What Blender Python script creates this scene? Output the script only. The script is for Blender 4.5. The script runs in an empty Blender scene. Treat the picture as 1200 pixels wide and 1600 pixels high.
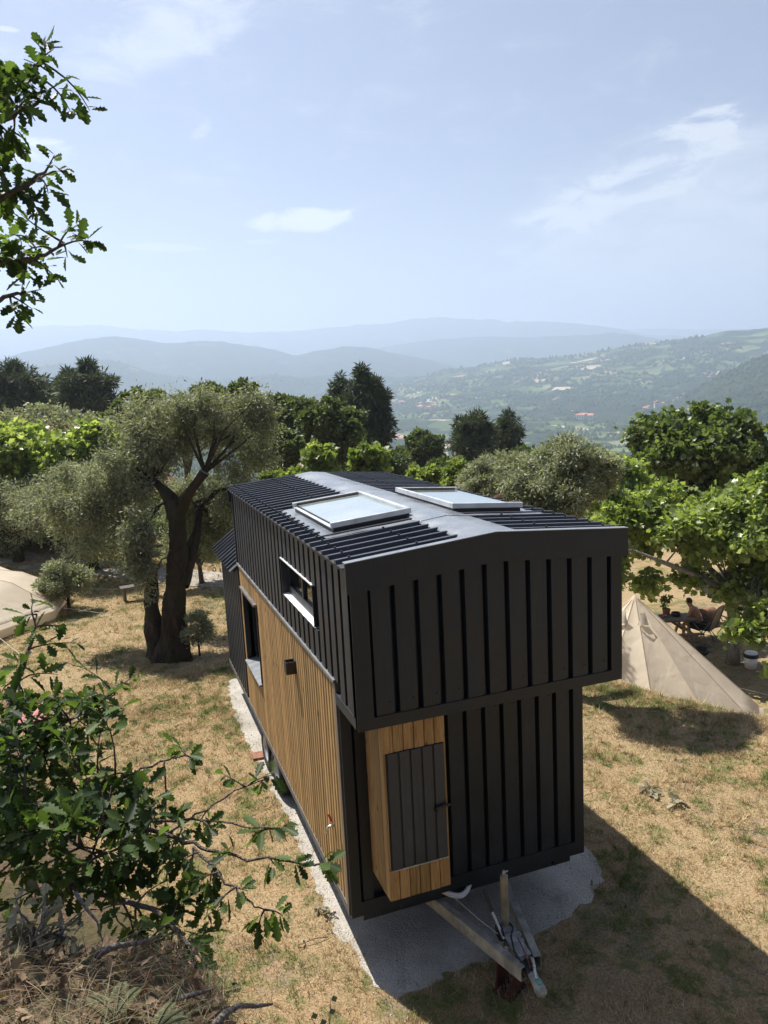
import bpy, math, random
import numpy as np
from mathutils import Vector, Matrix

random.seed(11)
rng = np.random.default_rng(11)
SC = bpy.context.scene
COL = SC.collection
R = math.radians

# ------------------------------------------------------------------ camera
F_PX = 1188.565                       # focal length in pixels of a 1200 x 1600 frame
CAM = np.array([-1.7107, -6.3419, 5.432])
yaw, pitch, roll = 0.3372, -0.1560, -0.0517
fw = np.array([math.sin(yaw) * math.cos(pitch), math.cos(yaw) * math.cos(pitch), math.sin(pitch)])
r0 = np.array([math.cos(yaw), -math.sin(yaw), 0.0])
u0 = np.cross(r0, fw)
rt = r0 * math.cos(roll) + u0 * math.sin(roll)
up = -r0 * math.sin(roll) + u0 * math.cos(roll)
cam_data = bpy.data.cameras.new('camera')
cam = bpy.data.objects.new('camera', cam_data)
COL.objects.link(cam)
cam_data.sensor_fit = 'VERTICAL'
cam_data.sensor_height = 24.0
cam_data.lens = F_PX / 1600.0 * 24.0
cam_data.clip_start = 0.05
cam_data.clip_end = 60000.0
M4 = Matrix.Identity(4)
for i in range(3):
    M4[i][0], M4[i][1], M4[i][2], M4[i][3] = rt[i], up[i], -fw[i], CAM[i]
cam.matrix_world = M4
SC.camera = cam

# ------------------------------------------------------------------ sun, sky, exposure
SUN = np.array([-0.25, 0.53, 1.0]); SUN /= np.linalg.norm(SUN)
sl = bpy.data.lights.new('sun', 'SUN')
sl.energy = 5.0
sl.angle = R(0.53)
sl.color = (1.0, 0.945, 0.87)
so = bpy.data.objects.new('sun', sl)
COL.objects.link(so)
so.rotation_mode = 'QUATERNION'
so.rotation_quaternion = Vector(SUN).to_track_quat('Z', 'Y')
so.location = (-10, 20, 40)

SKY_STRENGTH = 0.037
world = bpy.data.worlds.new('World')
SC.world = world
world.use_nodes = True


class NT:
    """small helper that adds and links shader nodes"""
    def __init__(s, tree):
        s.t = tree
        s.t.nodes.clear()

    def n(s, kind, inp=None, **kw):
        nd = s.t.nodes.new(kind)
        for k, v in kw.items():
            setattr(nd, k, v)
        for k, v in (inp or {}).items():
            sock = nd.inputs[k]
            if isinstance(v, bpy.types.NodeSocket):
                s.t.links.new(v, sock)
            else:
                sock.default_value = v
        return nd

    def math(s, op, a, b=0.0, c=None, clamp=False):
        nd = s.n('ShaderNodeMath', {0: a, 1: b}, operation=op, use_clamp=clamp)
        if c is not None:
            if isinstance(c, bpy.types.NodeSocket):
                s.t.links.new(c, nd.inputs[2])
            else:
                nd.inputs[2].default_value = c
        return nd.outputs[0]

    def ramp(s, fac, stops, interp='LINEAR'):
        nd = s.n('ShaderNodeValToRGB', {0: fac})
        cr = nd.color_ramp
        cr.interpolation = interp
        while len(cr.elements) < len(stops):
            cr.elements.new(0.5)
        for e, (p, c) in zip(cr.elements, stops):
            e.position = p
            e.color = tuple(c) + (1,) if len(c) == 3 else c
        return nd.outputs[0]

    def mix(s, fac, a, b, blend='MIX'):
        nd = s.n('ShaderNodeMix', data_type='RGBA', blend_type=blend)
        for sock, v in ((nd.inputs[0], fac), (nd.inputs[6], a), (nd.inputs[7], b)):
            if isinstance(v, bpy.types.NodeSocket):
                s.t.links.new(v, sock)
            elif isinstance(v, (tuple, list)):
                sock.default_value = tuple(v) + (1,) if len(v) == 3 else v
            else:
                sock.default_value = v
        return nd.outputs[2]

    def noise(s, vec, scale, detail=4.0, rough=0.55, dist=0.0):
        nd = s.n('ShaderNodeTexNoise', {'Scale': scale, 'Detail': detail, 'Roughness': rough, 'Distortion': dist})
        if vec is not None:
            s.t.links.new(vec, nd.inputs['Vector'])
        return nd.outputs['Fac']

    def mapr(s, v, a, b, c=0.0, d=1.0, smooth=True):
        nd = s.n('ShaderNodeMapRange', {'Value': v, 'From Min': a, 'From Max': b, 'To Min': c, 'To Max': d})
        nd.interpolation_type = 'SMOOTHSTEP' if smooth else 'LINEAR'
        return nd.outputs[0]


w = NT(world.node_tree)
tc = w.n('ShaderNodeTexCoord').outputs['Generated']
sky = w.n('ShaderNodeTexSky', sky_type='NISHITA', sun_disc=False)
sky.sun_elevation = math.asin(SUN[2])
sky.sun_rotation = math.atan2(SUN[0], SUN[1])
sky.altitude = 300.0
sky.air_density = 1.0
sky.dust_density = 1.2
sky.ozone_density = 2.5
sep = w.n('ShaderNodeSeparateXYZ', {0: tc})
az = w.math('ARCTAN2', sep.outputs[0], sep.outputs[1])
el = w.math('ARCSINE', sep.outputs[2])
# clouds, drifting in long bands: noise in azimuth / elevation
cv = w.n('ShaderNodeCombineXYZ', {0: w.math('MULTIPLY', az, 1.0), 1: w.math('MULTIPLY', el, 2.6), 2: 0.3}).outputs[0]
n1 = w.noise(cv, 11.0, 9.0, 0.66, 0.5)
n2 = w.noise(cv, 2.3, 3.0, 0.5, 0.2)


def cloud_patch(a0, e0, ra, re, lo, hi, tilt=0.0):
    """soft elliptical bank of cloud round azimuth a0, elevation e0 (radians), broken up by the noise"""
    da = w.math('SUBTRACT', az, a0)
    de = w.math('SUBTRACT', w.math('SUBTRACT', el, e0), w.math('MULTIPLY', da, tilt))
    q = w.math('ADD', w.math('POWER', w.math('ABSOLUTE', w.math('DIVIDE', da, ra)), 2.0),
               w.math('POWER', w.math('ABSOLUTE', w.math('DIVIDE', de, re)), 2.0))
    m = w.mapr(q, 1.0, 0.0)
    s = w.math('ADD', n1, w.math('MULTIPLY', w.math('SUBTRACT', m, 1.0), 0.45))
    return w.mapr(s, lo, hi)


def azel(px, py):
    v = fw * F_PX + rt * (px - 600) - up * (py - 800)
    v = v / np.linalg.norm(v)
    return math.atan2(v[0], v[1]), math.asin(v[2])


patches = []
for (px, py, wx, wy, lo, hi, amt, tilt) in (
        (1080, 400, 620, 260, 0.02, 0.55, 0.68, 0.12),
        (1130, 370, 460, 200, 0.16, 0.52, 0.75, 0.10), (980, 300, 300, 90, 0.30, 0.54, 0.95, 0.22),
        (1100, 200, 170, 60, 0.44, 0.60, 0.95, 0.15), (470, 345, 120, 30, 0.22, 0.50, 1.0, 0.0),
        (420, 378, 60, 9, 0.25, 0.5, 0.5, 0.0), (250, 386, 130, 9, 0.25, 0.5, 0.5, -0.05),
        (250, 55, 230, 105, 0.26, 0.64, 0.55, 0.25), (60, 235, 110, 36, 0.30, 0.52, 0.9, 0.0),
        (10, 45, 35, 8, 0.3, 0.5, 0.6, 0.0), (690, 385, 60, 16, 0.36, 0.6, 0.5, 0.0), (315, 205, 40, 26, 0.38, 0.65, 0.5, 0.6),
        (780, 400, 260, 60, 0.35, 0.7, 0.35, 0.15)):
    a0, e0 = azel(px, py)
    ra = abs(azel(px + wx, py)[0] - a0)
    re = abs(azel(px, py - wy)[1] - e0)
    patches.append(w.math('MULTIPLY', cloud_patch(a0, e0, ra, re, lo, hi, tilt), amt))
# the same thin cloud goes on all round the rest of the sky
rest = w.math('MULTIPLY', w.math('MULTIPLY', w.mapr(n1, 0.56, 0.78), w.mapr(n2, 0.50, 0.68)), 0.55)
behind = w.mapr(w.math('ABSOLUTE', w.math('SUBTRACT', az, yaw)), 0.55, 0.9)
cl = w.math('MULTIPLY', rest, behind)
for p_ in patches:
    cl = w.math('MAXIMUM', cl, p_)
above = w.mapr(el, -0.06, 0.0)
# pale summer haze low over the horizon, all the way round
cl = w.math('MAXIMUM', cl, w.math('MULTIPLY', w.mapr(el, 0.30, 0.0), 0.55))
cl = w.math('MULTIPLY', cl, above, clamp=True)
skyc = w.mix(1.0, sky.outputs[0], (1.10, 0.965, 1.02), 'MULTIPLY')
skyc = w.mix(cl, skyc, (11.0, 11.0, 11.0))
bg = w.n('ShaderNodeBackground', {'Color': skyc, 'Strength': SKY_STRENGTH})
w.n('ShaderNodeOutputWorld', {0: bg.outputs[0]})

SC.view_settings.view_transform = 'Standard'
SC.view_settings.look = 'None'
SC.view_settings.exposure = 1.0
SC.view_settings.gamma = 1.0
SC.view_settings.use_curve_mapping = False
SC.render.engine = 'CYCLES'
SC.cycles.max_bounces = 8
SC.cycles.diffuse_bounces = 3
SC.cycles.glossy_bounces = 3
SC.cycles.transmission_bounces = 5
SC.cycles.transparent_max_bounces = 6
SC.cycles.volume_bounces = 1
SC.cycles.use_denoising = True
SC.cycles.denoiser = 'OPENIMAGEDENOISE'
SC.cycles.denoising_input_passes = 'RGB_ALBEDO_NORMAL'
SC.cycles.denoising_prefilter = 'NONE'
SC.cycles.caustics_reflective = False
SC.cycles.caustics_refractive = False
SC.cycles.sample_clamp_indirect = 6.0


# ------------------------------------------------------------------ geometry helpers
def ray(px, py):
    v = fw * F_PX + rt * (px - 600) - up * (py - 800)
    return v / np.linalg.norm(v)


def at(px, py, d):
    """a point of the place, d metres from where the photograph was taken"""
    return CAM + ray(px, py) * d


def on_z(px, py, z):
    v = ray(px, py)
    return CAM + v * ((z - CAM[2]) / v[2])


class MB:
    """collects faces; build() links them as ONE mesh object"""
    def __init__(s):
        s.v, s.f = [], []

    def add(s, vs, fs):
        b = len(s.v)
        s.v += [tuple(float(c) for c in p) for p in vs]
        s.f += [tuple(b + i for i in q) for q in fs]
        return s

    def box(s, x0, x1, y0, y1, z0, z1):
        return s.add([(x0, y0, z0), (x1, y0, z0), (x1, y1, z0), (x0, y1, z0), (x0, y0, z1), (x1, y0, z1), (x1, y1, z1), (x0, y1, z1)],
                     [(3, 2, 1, 0), (4, 5, 6, 7), (0, 1, 5, 4), (1, 2, 6, 5), (2, 3, 7, 6), (3, 0, 4, 7)])

    def bar(s, a, b, wd, ht, upv=(0, 0, 1)):
        a, b = np.array(a, float), np.array(b, float)
        d = (b - a) / np.linalg.norm(b - a)
        x = np.cross(d, upv)
        if np.linalg.norm(x) < 1e-5:
            x = np.cross(d, (1, 0, 0))
        x /= np.linalg.norm(x)
        z = np.cross(x, d)
        x, z = x * wd / 2, z * ht / 2
        return s.add([a - x - z, a + x - z, a + x + z, a - x + z, b - x - z, b + x - z, b + x + z, b - x + z],
                     [(0, 1, 2, 3), (7, 6, 5, 4), (0, 4, 5, 1), (1, 5, 6, 2), (2, 6, 7, 3), (3, 7, 4, 0)])

    def tube(s, path, radii, n=8, caps=True, wob=0.0, rg=None):
        path = [np.array(p, float) for p in path]
        if not hasattr(radii, '__len__'):
            radii = [radii] * len(path)
        b = len(s.v)
        ref = None
        for i, p in enumerate(path):
            d = path[min(i + 1, len(path) - 1)] - path[max(i - 1, 0)]
            d = d / (np.linalg.norm(d) + 1e-9)
            if ref is None:
                ref = np.cross(d, (0.31, 0.9, 0.2))
            x = ref - d * (ref @ d)
            x /= (np.linalg.norm(x) + 1e-9)
            ref = x
            y = np.cross(d, x)
            for k in range(n):
                a = 2 * math.pi * k / n
                rr = radii[i] * (1 + (wob * (rg.random() - 0.5) * 2 if wob else 0))
                s.v.append(tuple(p + rr * (x * math.cos(a) + y * math.sin(a))))
        for i in range(len(path) - 1):
            for k in range(n):
                k2 = (k + 1) % n
                s.f.append((b + i * n + k, b + i * n + k2, b + (i + 1) * n + k2, b + (i + 1) * n + k))
        if caps:
            s.f.append(tuple(b + k for k in range(n))[::-1])
            s.f.append(tuple(b + (len(path) - 1) * n + k for k in range(n)))
        return s

    def prism(s, poly, o, ux, uy, ext):
        """polygon in the plane (ux, uy) at o, extruded along ext"""
        o, ux, uy, ext = (np.array(q, float) for q in (o, ux, uy, ext))
        n = len(poly)
        vs = [o + ux * a + uy * b for a, b in poly]
        vs += [q + ext for q in vs]
        fs = [tuple(range(n))[::-1], tuple(range(n, 2 * n))] + [(i, (i + 1) % n, n + (i + 1) % n, n + i) for i in range(n)]
        return s.add(vs, fs)

    def lathe(s, prof, o=(0, 0, 0), n=24, axis='z'):
        b = len(s.v)
        for (rr, h) in prof:
            for k in range(n):
                a = 2 * math.pi * k / n
                c_, s_ = rr * math.cos(a), rr * math.sin(a)
                q = (c_, s_, h) if axis == 'z' else ((h, c_, s_) if axis == 'x' else (c_, h, s_))
                s.v.append((o[0] + q[0], o[1] + q[1], o[2] + q[2]))
        for i in range(len(prof) - 1):
            for k in range(n):
                k2 = (k + 1) % n
                s.f.append((b + i * n + k, b + i * n + k2, b + (i + 1) * n + k2, b + (i + 1) * n + k))
        return s

    def mesh(s, name, mat=None, smooth=False, fix=True):
        me = bpy.data.meshes.new(name)
        me.from_pydata(s.v, [], s.f)
        me.update()
        if fix:
            import bmesh
            bm = bmesh.new()
            bm.from_mesh(me)
            bmesh.ops.recalc_face_normals(bm, faces=bm.faces)
            bm.to_mesh(me)
            bm.free()
        if mat:
            me.materials.append(mat)
        if smooth:
            me.polygons.foreach_set('use_smooth', [True] * len(me.polygons))
        return me

    def build(s, name, mat=None, parent=None, smooth=False, bevel=0.0, fix=True):
        o = bpy.data.objects.new(name, s.mesh(name, mat, smooth, fix))
        COL.objects.link(o)
        if parent:
            o.parent = parent
        if bevel:
            m = o.modifiers.new('edge', 'BEVEL')
            m.width = bevel
            m.segments = 1
            m.limit_method = 'ANGLE'
        return o


def tag(o, label, cat, group=None, kind=None):
    if label:
        o['label'] = label
    if cat:
        o['category'] = cat
    if group:
        o['group'] = group
    if kind:
        o['kind'] = kind
    return o


def empty(name, loc, label=None, cat=None, group=None, rz=0.0):
    o = bpy.data.objects.new(name, None)
    COL.objects.link(o)
    o.location = [float(c) for c in loc]
    o.rotation_euler = (0, 0, rz)
    return tag(o, label, cat, group)


def inst(name, me, parent, loc=(0, 0, 0), rot=None):
    o = bpy.data.objects.new(name, me)
    COL.objects.link(o)
    o.parent = parent
    o.location = [float(c) for c in loc]
    if rot is not None:
        o.rotation_euler = rot
    return o


def struct(o):
    o['kind'] = 'structure'
    return o


def np_mesh(name, verts, faces_flat, sizes, mat, attrs=None, smooth=False):
    """mesh straight from numpy arrays (verts n x 3, loop indices, loop counts)"""
    me = bpy.data.meshes.new(name)
    me.vertices.add(len(verts))
    me.vertices.foreach_set('co', np.ascontiguousarray(verts, np.float32).ravel())
    me.loops.add(len(faces_flat))
    me.loops.foreach_set('vertex_index', np.ascontiguousarray(faces_flat, np.int32))
    me.polygons.add(len(sizes))
    st = np.zeros(len(sizes), np.int32)
    st[1:] = np.cumsum(sizes)[:-1]
    me.polygons.foreach_set('loop_start', st)
    if smooth:
        me.polygons.foreach_set('use_smooth', np.ones(len(sizes), bool))
    for k, vals in (attrs or {}).items():
        a = me.attributes.new(k, 'FLOAT', 'POINT')
        a.data.foreach_set('value', np.ascontiguousarray(vals, np.float32))
    me.update(calc_edges=True)
    if mat:
        me.materials.append(mat)
    return me


def np_obj(name, me, parent=None):
    o = bpy.data.objects.new(name, me)
    COL.objects.link(o)
    if parent:
        o.parent = parent
    return o


def vnoise(x, y, seed=0):
    """smooth value noise, numpy"""
    xi, yi = np.floor(x).astype(np.int64), np.floor(y).astype(np.int64)
    xf, yf = x - xi, y - yi
    xf, yf = xf * xf * (3 - 2 * xf), yf * yf * (3 - 2 * yf)

    def h(a, b):
        n = (a * 374761393 + b * 668265263 + seed * 144269) & 0x7fffffff
        n = ((n ^ (n >> 13)) * 1274126177) & 0x7fffffff
        return ((n ^ (n >> 16)) & 0xffff) / 65535.0
    a, b, c, d = h(xi, yi), h(xi + 1, yi), h(xi, yi + 1), h(xi + 1, yi + 1)
    return (a * (1 - xf) + b * xf) * (1 - yf) + (c * (1 - xf) + d * xf) * yf


def fbm(x, y, oct=4, seed=0):
    t, a, s = 0.0, 0.5, 0.0
    for i in range(oct):
        t = t + a * vnoise(x * 2 ** i, y * 2 ** i, seed + i * 7)
        s += a
        a *= 0.55
    return t / s


def sstep(a, b, x):
    t = np.clip((x - a) / (b - a), 0, 1)
    return t * t * (3 - 2 * t)


# ------------------------------------------------------------------ materials
MATS = {}


def material(name):
    m = bpy.data.materials.new(name)
    m.use_nodes = True
    MATS[name] = m
    return m, NT(m.node_tree)


def principled(t, **kw):
    p = t.n('ShaderNodeBsdfPrincipled')
    names = {'col': 'Base Color', 'rough': 'Roughness', 'metal': 'Metallic', 'spec': 'Specular IOR Level', 'nrm': 'Normal',
             'coat': 'Coat Weight', 'trans': 'Transmission Weight', 'sheen': 'Sheen Weight'}
    for k, v in kw.items():
        sock = p.inputs[names[k]]
        if isinstance(v, bpy.types.NodeSocket):
            t.t.links.new(v, sock)
        elif isinstance(v, tuple):
            sock.default_value = v + (1,) if len(v) == 3 else v
        else:
            sock.default_value = v
    t.n('ShaderNodeOutputMaterial', {0: p.outputs[0]})
    return p


def bump(t, h, strength=0.3, dist=0.02):
    return t.n('ShaderNodeBump', {'Height': h, 'Strength': strength, 'Distance': dist}).outputs[0]


def objco(t):
    return t.n('ShaderNodeTexCoord').outputs['Object']


def worldco(t):
    return t.n('ShaderNodeNewGeometry').outputs['Position']


def obj_rand(t):
    return t.n('ShaderNodeObjectInfo').outputs['Random']


def simple(name, c, rough=0.6, var=0.25, scale=8.0, metal=0.0, spec=0.5, bmp=0.0):
    m, t = material(name)
    co = worldco(t)
    n = t.noise(co, scale, 5, 0.6)
    k = t.mapr(n, 0.3, 0.7, 1 - var, 1 + var)
    colr = t.mix(1.0, c, t.n('ShaderNodeCombineColor', {0: k, 1: k, 2: k}).outputs[0], 'MULTIPLY')
    kw = dict(col=colr, rough=t.mapr(n, 0.2, 0.8, rough - 0.1, rough + 0.1), metal=metal, spec=spec)
    if bmp:
        kw['nrm'] = bump(t, t.noise(co, scale * 6, 4), bmp)
    principled(t, **kw)
    return m


def mk_metal(name, base, rough=0.42):
    m, t = material(name)
    co = worldco(t)
    rnd = obj_rand(t)
    dust = t.noise(co, 2.2, 6, 0.65)
    st = t.n('ShaderNodeMapping', {'Vector': co, 'Scale': (14, 14, 0.9)})
    streak = t.noise(st.outputs[0], 3.0, 4, 0.6)
    f = t.math('ADD', t.math('MULTIPLY', dust, 0.6), t.math('MULTIPLY', streak, 0.4))
    colr = t.mix(t.mapr(f, 0.35, 0.75), base, tuple(b * 1.75 + 0.003 for b in base))
    k = t.mapr(rnd, 0, 1, 0.88, 1.12, False)
    colr = t.mix(1.0, colr, t.n('ShaderNodeCombineColor', {0: k, 1: k, 2: k}).outputs[0], 'MULTIPLY')
    principled(t, col=colr, rough=t.mapr(f, 0.3, 0.7, rough - 0.08, rough + 0.14), spec=0.38,
               nrm=bump(t, t.math('ADD', t.noise(co, 2.6, 2, 0.5), t.math('MULTIPLY', t.noise(co, 9.0, 2, 0.5), 0.25)), 0.22, 0.05))
    return m


ANTH = mk_metal('anthracite_metal', (0.0140, 0.0186, 0.0250), 0.42)
ROOFM = mk_metal('roof_metal', (0.040, 0.043, 0.050), 0.36)
TRIM = mk_metal('trim_metal', (0.0126, 0.0166, 0.0222), 0.44)


def mk_flash():
    m, t = material('lead_flashing')
    co = worldco(t)
    n = t.noise(co, 3.0, 5, 0.6)
    principled(t, col=t.ramp(n, [(0.3, (0.20, 0.22, 0.24)), (0.7, (0.27, 0.29, 0.31))]), rough=t.mapr(n, 0.3, 0.7, 0.22, 0.42), metal=0.35,
               nrm=bump(t, t.noise(co, 3.0, 2, 0.5), 0.16, 0.04))
    return m


FLASH = mk_flash()
ALU = simple('window_aluminium', (0.62, 0.64, 0.65), 0.35, 0.1, 6, 0.5)
WHITE = simple('white_pvc', (0.75, 0.76, 0.76), 0.4, 0.08, 6)
BLACK = simple('black_plastic', (0.014, 0.014, 0.015), 0.45, 0.2, 10)
ZINC = simple('galvanised_steel', (0.46, 0.47, 0.46), 0.42, 0.3, 14, 0.35)
RUBBER = simple('tyre_rubber', (0.035, 0.033, 0.031), 0.8, 0.35, 18, 0, 0.3, 0.2)
RIMM = simple('wheel_rim', (0.45, 0.45, 0.46), 0.4, 0.25, 9, 0.6)
REDP = simple('red_handle', (0.55, 0.05, 0.05), 0.4, 0.1, 9)
BRASS = simple('chromed_brass', (0.62, 0.60, 0.55), 0.28, 0.1, 9, 0.9)
RUST = simple('rusty_red_block', (0.10, 0.035, 0.025), 0.8, 0.35, 12, 0, 0.3, 0.3)
TERRA = simple('terracotta', (0.27, 0.135, 0.085), 0.85, 0.25, 14, 0, 0.2, 0.3)
CURT = simple('blue_curtain', (0.06, 0.13, 0.18), 0.9, 0.2, 8)
DARKIN = simple('dark_interior', (0.03, 0.028, 0.026), 0.9, 0.3, 3)
INTW = simple('interior_panel', (0.55, 0.47, 0.33), 0.8, 0.2, 2)


def mk_glass(name, tint, rough=0.02):
    m, t = material(name)
    p = t.n('ShaderNodeBsdfGlossy', {'Color': (1, 1, 1, 1), 'Roughness': rough})
    tr = t.n('ShaderNodeBsdfTransparent', {'Color': tint + (1,)})
    fr = t.n('ShaderNodeFresnel', {'IOR': 1.75})
    mx = t.n('ShaderNodeMixShader', {0: fr.outputs[0], 1: tr.outputs[0], 2: p.outputs[0]})
    t.n('ShaderNodeOutputMaterial', {0: mx.outputs[0]})
    return m


GLASS = mk_glass('window_glass', (0.75, 0.80, 0.78))


def mk_skyglass():
    m, t = material('skylight_glass')
    co = worldco(t)
    n = t.noise(co, 3.0, 4, 0.6)
    principled(t, col=t.ramp(n, [(0.3, (0.30, 0.35, 0.34)), (0.7, (0.40, 0.45, 0.43))]), rough=0.05, spec=1.0, coat=1.0)
    return m


SKYGLASS = mk_skyglass()


def mk_timber(name, c0, c1, c2):
    m, t = material(name)
    co = objco(t)
    rnd = obj_rand(t)
    off = t.n('ShaderNodeCombineXYZ', {0: t.math('MULTIPLY', rnd, 37.0), 1: t.math('MULTIPLY', rnd, 91.0), 2: t.math('MULTIPLY', rnd, 53.0)}).outputs[0]
    add = t.n('ShaderNodeVectorMath', {0: co, 1: off}, operation='ADD').outputs[0]
    mp = t.n('ShaderNodeMapping', {'Vector': add, 'Scale': (22, 22, 1.3)}).outputs[0]
    g = t.noise(mp, 2.0, 6, 0.65, 1.2)
    g2 = t.noise(t.n('ShaderNodeMapping', {'Vector': add, 'Scale': (60, 60, 3)}).outputs[0], 2.0, 3, 0.6)
    kn = t.n('ShaderNodeTexVoronoi', {'Vector': t.n('ShaderNodeMapping', {'Vector': add, 'Scale': (7, 7, 2.2)}).outputs[0], 'Scale': 1.0}).outputs['Distance']
    colr = t.ramp(g, [(0.28, c0), (0.5, c1), (0.75, c2)])
    colr = t.mix(t.mapr(g2, 0.45, 0.75, 0, 0.45), colr, c0)
    colr = t.mix(t.mapr(kn, 0.12, 0.04), colr, tuple(c * 0.35 for c in c0))
    k = t.mapr(rnd, 0, 1, 0.66, 1.28, False)
    colr = t.mix(1.0, colr, t.n('ShaderNodeCombineColor', {0: k, 1: t.math('MULTIPLY', k, t.mapr(rnd, 0, 1, 1.03, 0.97, False)), 2: k}).outputs[0], 'MULTIPLY')
    principled(t, col=colr, rough=0.62, spec=0.35, nrm=bump(t, g, 0.25, 0.01))
    return m


SLAT = mk_timber('larch_slats', (0.22, 0.130, 0.050), (0.42, 0.265, 0.108), (0.58, 0.415, 0.205))
BOARD = mk_timber('larch_boards', (0.20, 0.112, 0.040), (0.42, 0.255, 0.098), (0.58, 0.39, 0.18))
OLDWOOD = mk_timber('weathered_wood', (0.10, 0.075, 0.055), (0.19, 0.15, 0.115), (0.28, 0.23, 0.18))


def grass_colour(t, co):
    """straw, green and bare earth patches of the dry lawn; the same pattern on the soil and on the blades"""
    a = t.noise(co, 0.55, 5, 0.6, 0.4)
    b = t.noise(co, 3.6, 5, 0.7, 0.5)
    c = t.noise(co, 9.0, 4, 0.6)
    gsel = t.math('ADD', t.math('MULTIPLY', a, 0.40), t.math('MULTIPLY', b, 0.60))
    green = t.mapr(gsel, 0.475, 0.585)
    esel = t.math('ADD', t.math('MULTIPLY', t.noise(co, 1.1, 4, 0.6, 0.5), 0.65), t.math('MULTIPLY', c, 0.35))
    earth = t.mapr(esel, 0.53, 0.62)
    return green, earth, a, b, c


def mk_lawn():
    m, t = material('lawn_soil')
    co = worldco(t)
    green, earth, a, b, c = grass_colour(t, co)
    fine = t.noise(co, 38, 5, 0.7)
    straw = t.ramp(fine, [(0.25, (0.17, 0.120, 0.065)), (0.5, (0.33, 0.245, 0.140)), (0.78, (0.54, 0.43, 0.27))])
    straw = t.mix(t.mapr(a, 0.35, 0.65, 0, 0.6), straw, t.ramp(fine, [(0.25, (0.16, 0.092, 0.046)), (0.5, (0.30, 0.185, 0.098)), (0.8, (0.47, 0.34, 0.195))]))
    gr = t.ramp(fine, [(0.25, (0.050, 0.062, 0.020)), (0.55, (0.13, 0.15, 0.052)), (0.8, (0.27, 0.26, 0.11))])
    so = t.ramp(fine, [(0.25, (0.13, 0.09, 0.06)), (0.55, (0.26, 0.20, 0.145)), (0.8, (0.46, 0.39, 0.31))])
    colr = t.mix(t.math('MULTIPLY', green, 0.75), straw, gr)
    colr = t.mix(t.math('MULTIPLY', earth, 0.7), colr, so)
    principled(t, col=colr, rough=0.95, spec=0.1, nrm=bump(t, t.math('ADD', fine, t.math('MULTIPLY', c, 0.8)), 0.7, 0.03))
    return m


LAWN = mk_lawn()


def mk_blades():
    m, t = material('grass_blade')
    co = worldco(t)
    green, earth, a, b, c = grass_colour(t, co)
    tone = t.n('ShaderNodeAttribute', attribute_name='tone').outputs['Fac']
    straw = t.ramp(tone, [(0.0, (0.27, 0.205, 0.105)), (0.5, (0.59, 0.475, 0.270)), (1.0, (0.83, 0.72, 0.49))])
    straw = t.mix(t.mapr(a, 0.35, 0.65, 0, 0.55), straw, t.ramp(tone, [(0.0, (0.26, 0.160, 0.076)), (0.6, (0.50, 0.365, 0.205)), (1.0, (0.73, 0.59, 0.38))]))
    gr = t.ramp(tone, [(0.0, (0.08, 0.115, 0.028)), (0.5, (0.18, 0.225, 0.068)), (1.0, (0.36, 0.37, 0.16))])
    sel = t.math('ADD', green, t.math('MULTIPLY', t.math('SUBTRACT', tone, 0.5), 0.9), clamp=True)
    colr = t.mix(t.mapr(sel, 0.25, 0.7), straw, gr)
    d = t.n('ShaderNodeBsdfDiffuse', {'Color': colr})
    tr = t.n('ShaderNodeBsdfTranslucent', {'Color': colr})
    mx = t.n('ShaderNodeMixShader', {0: 0.3, 1: d.outputs[0], 2: tr.outputs[0]})
    t.n('ShaderNodeOutputMaterial', {0: mx.outputs[0]})
    return m


BLADE = mk_blades()


def mk_slab():
    m, t = material('pale_crushed_stone')
    co = worldco(t)
    n = t.noise(co, 1.4, 6, 0.65)
    f = t.noise(co, 55, 4, 0.7)
    v = t.n('ShaderNodeTexVoronoi', {'Vector': co, 'Scale': 45.0}).outputs['Distance']
    colr = t.ramp(n, [(0.28, (0.29, 0.265, 0.225)), (0.55, (0.43, 0.40, 0.35)), (0.8, (0.58, 0.55, 0.50))])
    colr = t.mix(t.mapr(f, 0.48, 0.72, 0, 0.7), colr, (0.20, 0.18, 0.155))
    vc = t.n('ShaderNodeTexVoronoi', {'Vector': t.n('ShaderNodeVectorMath', {0: co, 1: t.n('ShaderNodeCombineXYZ', {0: n, 1: f, 2: 0.0}).outputs[0]}, operation='ADD').outputs[0], 'Scale': 0.9}, feature='DISTANCE_TO_EDGE').outputs['Distance']
    colr = t.mix(t.math('MULTIPLY', t.mapr(vc, 0.012, 0.0), 0.6), colr, (0.12, 0.10, 0.08))
    principled(t, col=colr, rough=0.9, spec=0.2, nrm=bump(t, t.math('ADD', t.math('MULTIPLY', f, 0.7), t.math('ADD', v, t.math('MULTIPLY', n, 1.5))), 0.55, 0.02))
    return m


SLABM = mk_slab()
PATHM = simple('gravel_path', (0.34, 0.31, 0.27), 0.95, 0.25, 3.0, 0, 0.1, 0.4)


def mk_leaf(name, dark, light, trans=0.35, rough=0.45, spec=0.4, tcol=1.5):
    m, t = material(name)
    tone = t.n('ShaderNodeAttribute', attribute_name='tone').outputs['Fac']
    colr = t.ramp(tone, [(0.0, dark), (0.55, tuple((a + b) / 2 for a, b in zip(dark, light))), (1.0, light)])
    p = t.n('ShaderNodeBsdfPrincipled', {'Base Color': colr, 'Roughness': rough, 'Specular IOR Level': spec})
    tcl = t.mix(1.0, colr, (tcol, tcol * 1.02, tcol * 0.55), 'MULTIPLY')
    tr = t.n('ShaderNodeBsdfTranslucent', {'Color': tcl})
    mx = t.n('ShaderNodeMixShader', {0: trans, 1: p.outputs[0], 2: tr.outputs[0]})
    t.n('ShaderNodeOutputMaterial', {0: mx.outputs[0]})
    return m


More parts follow.
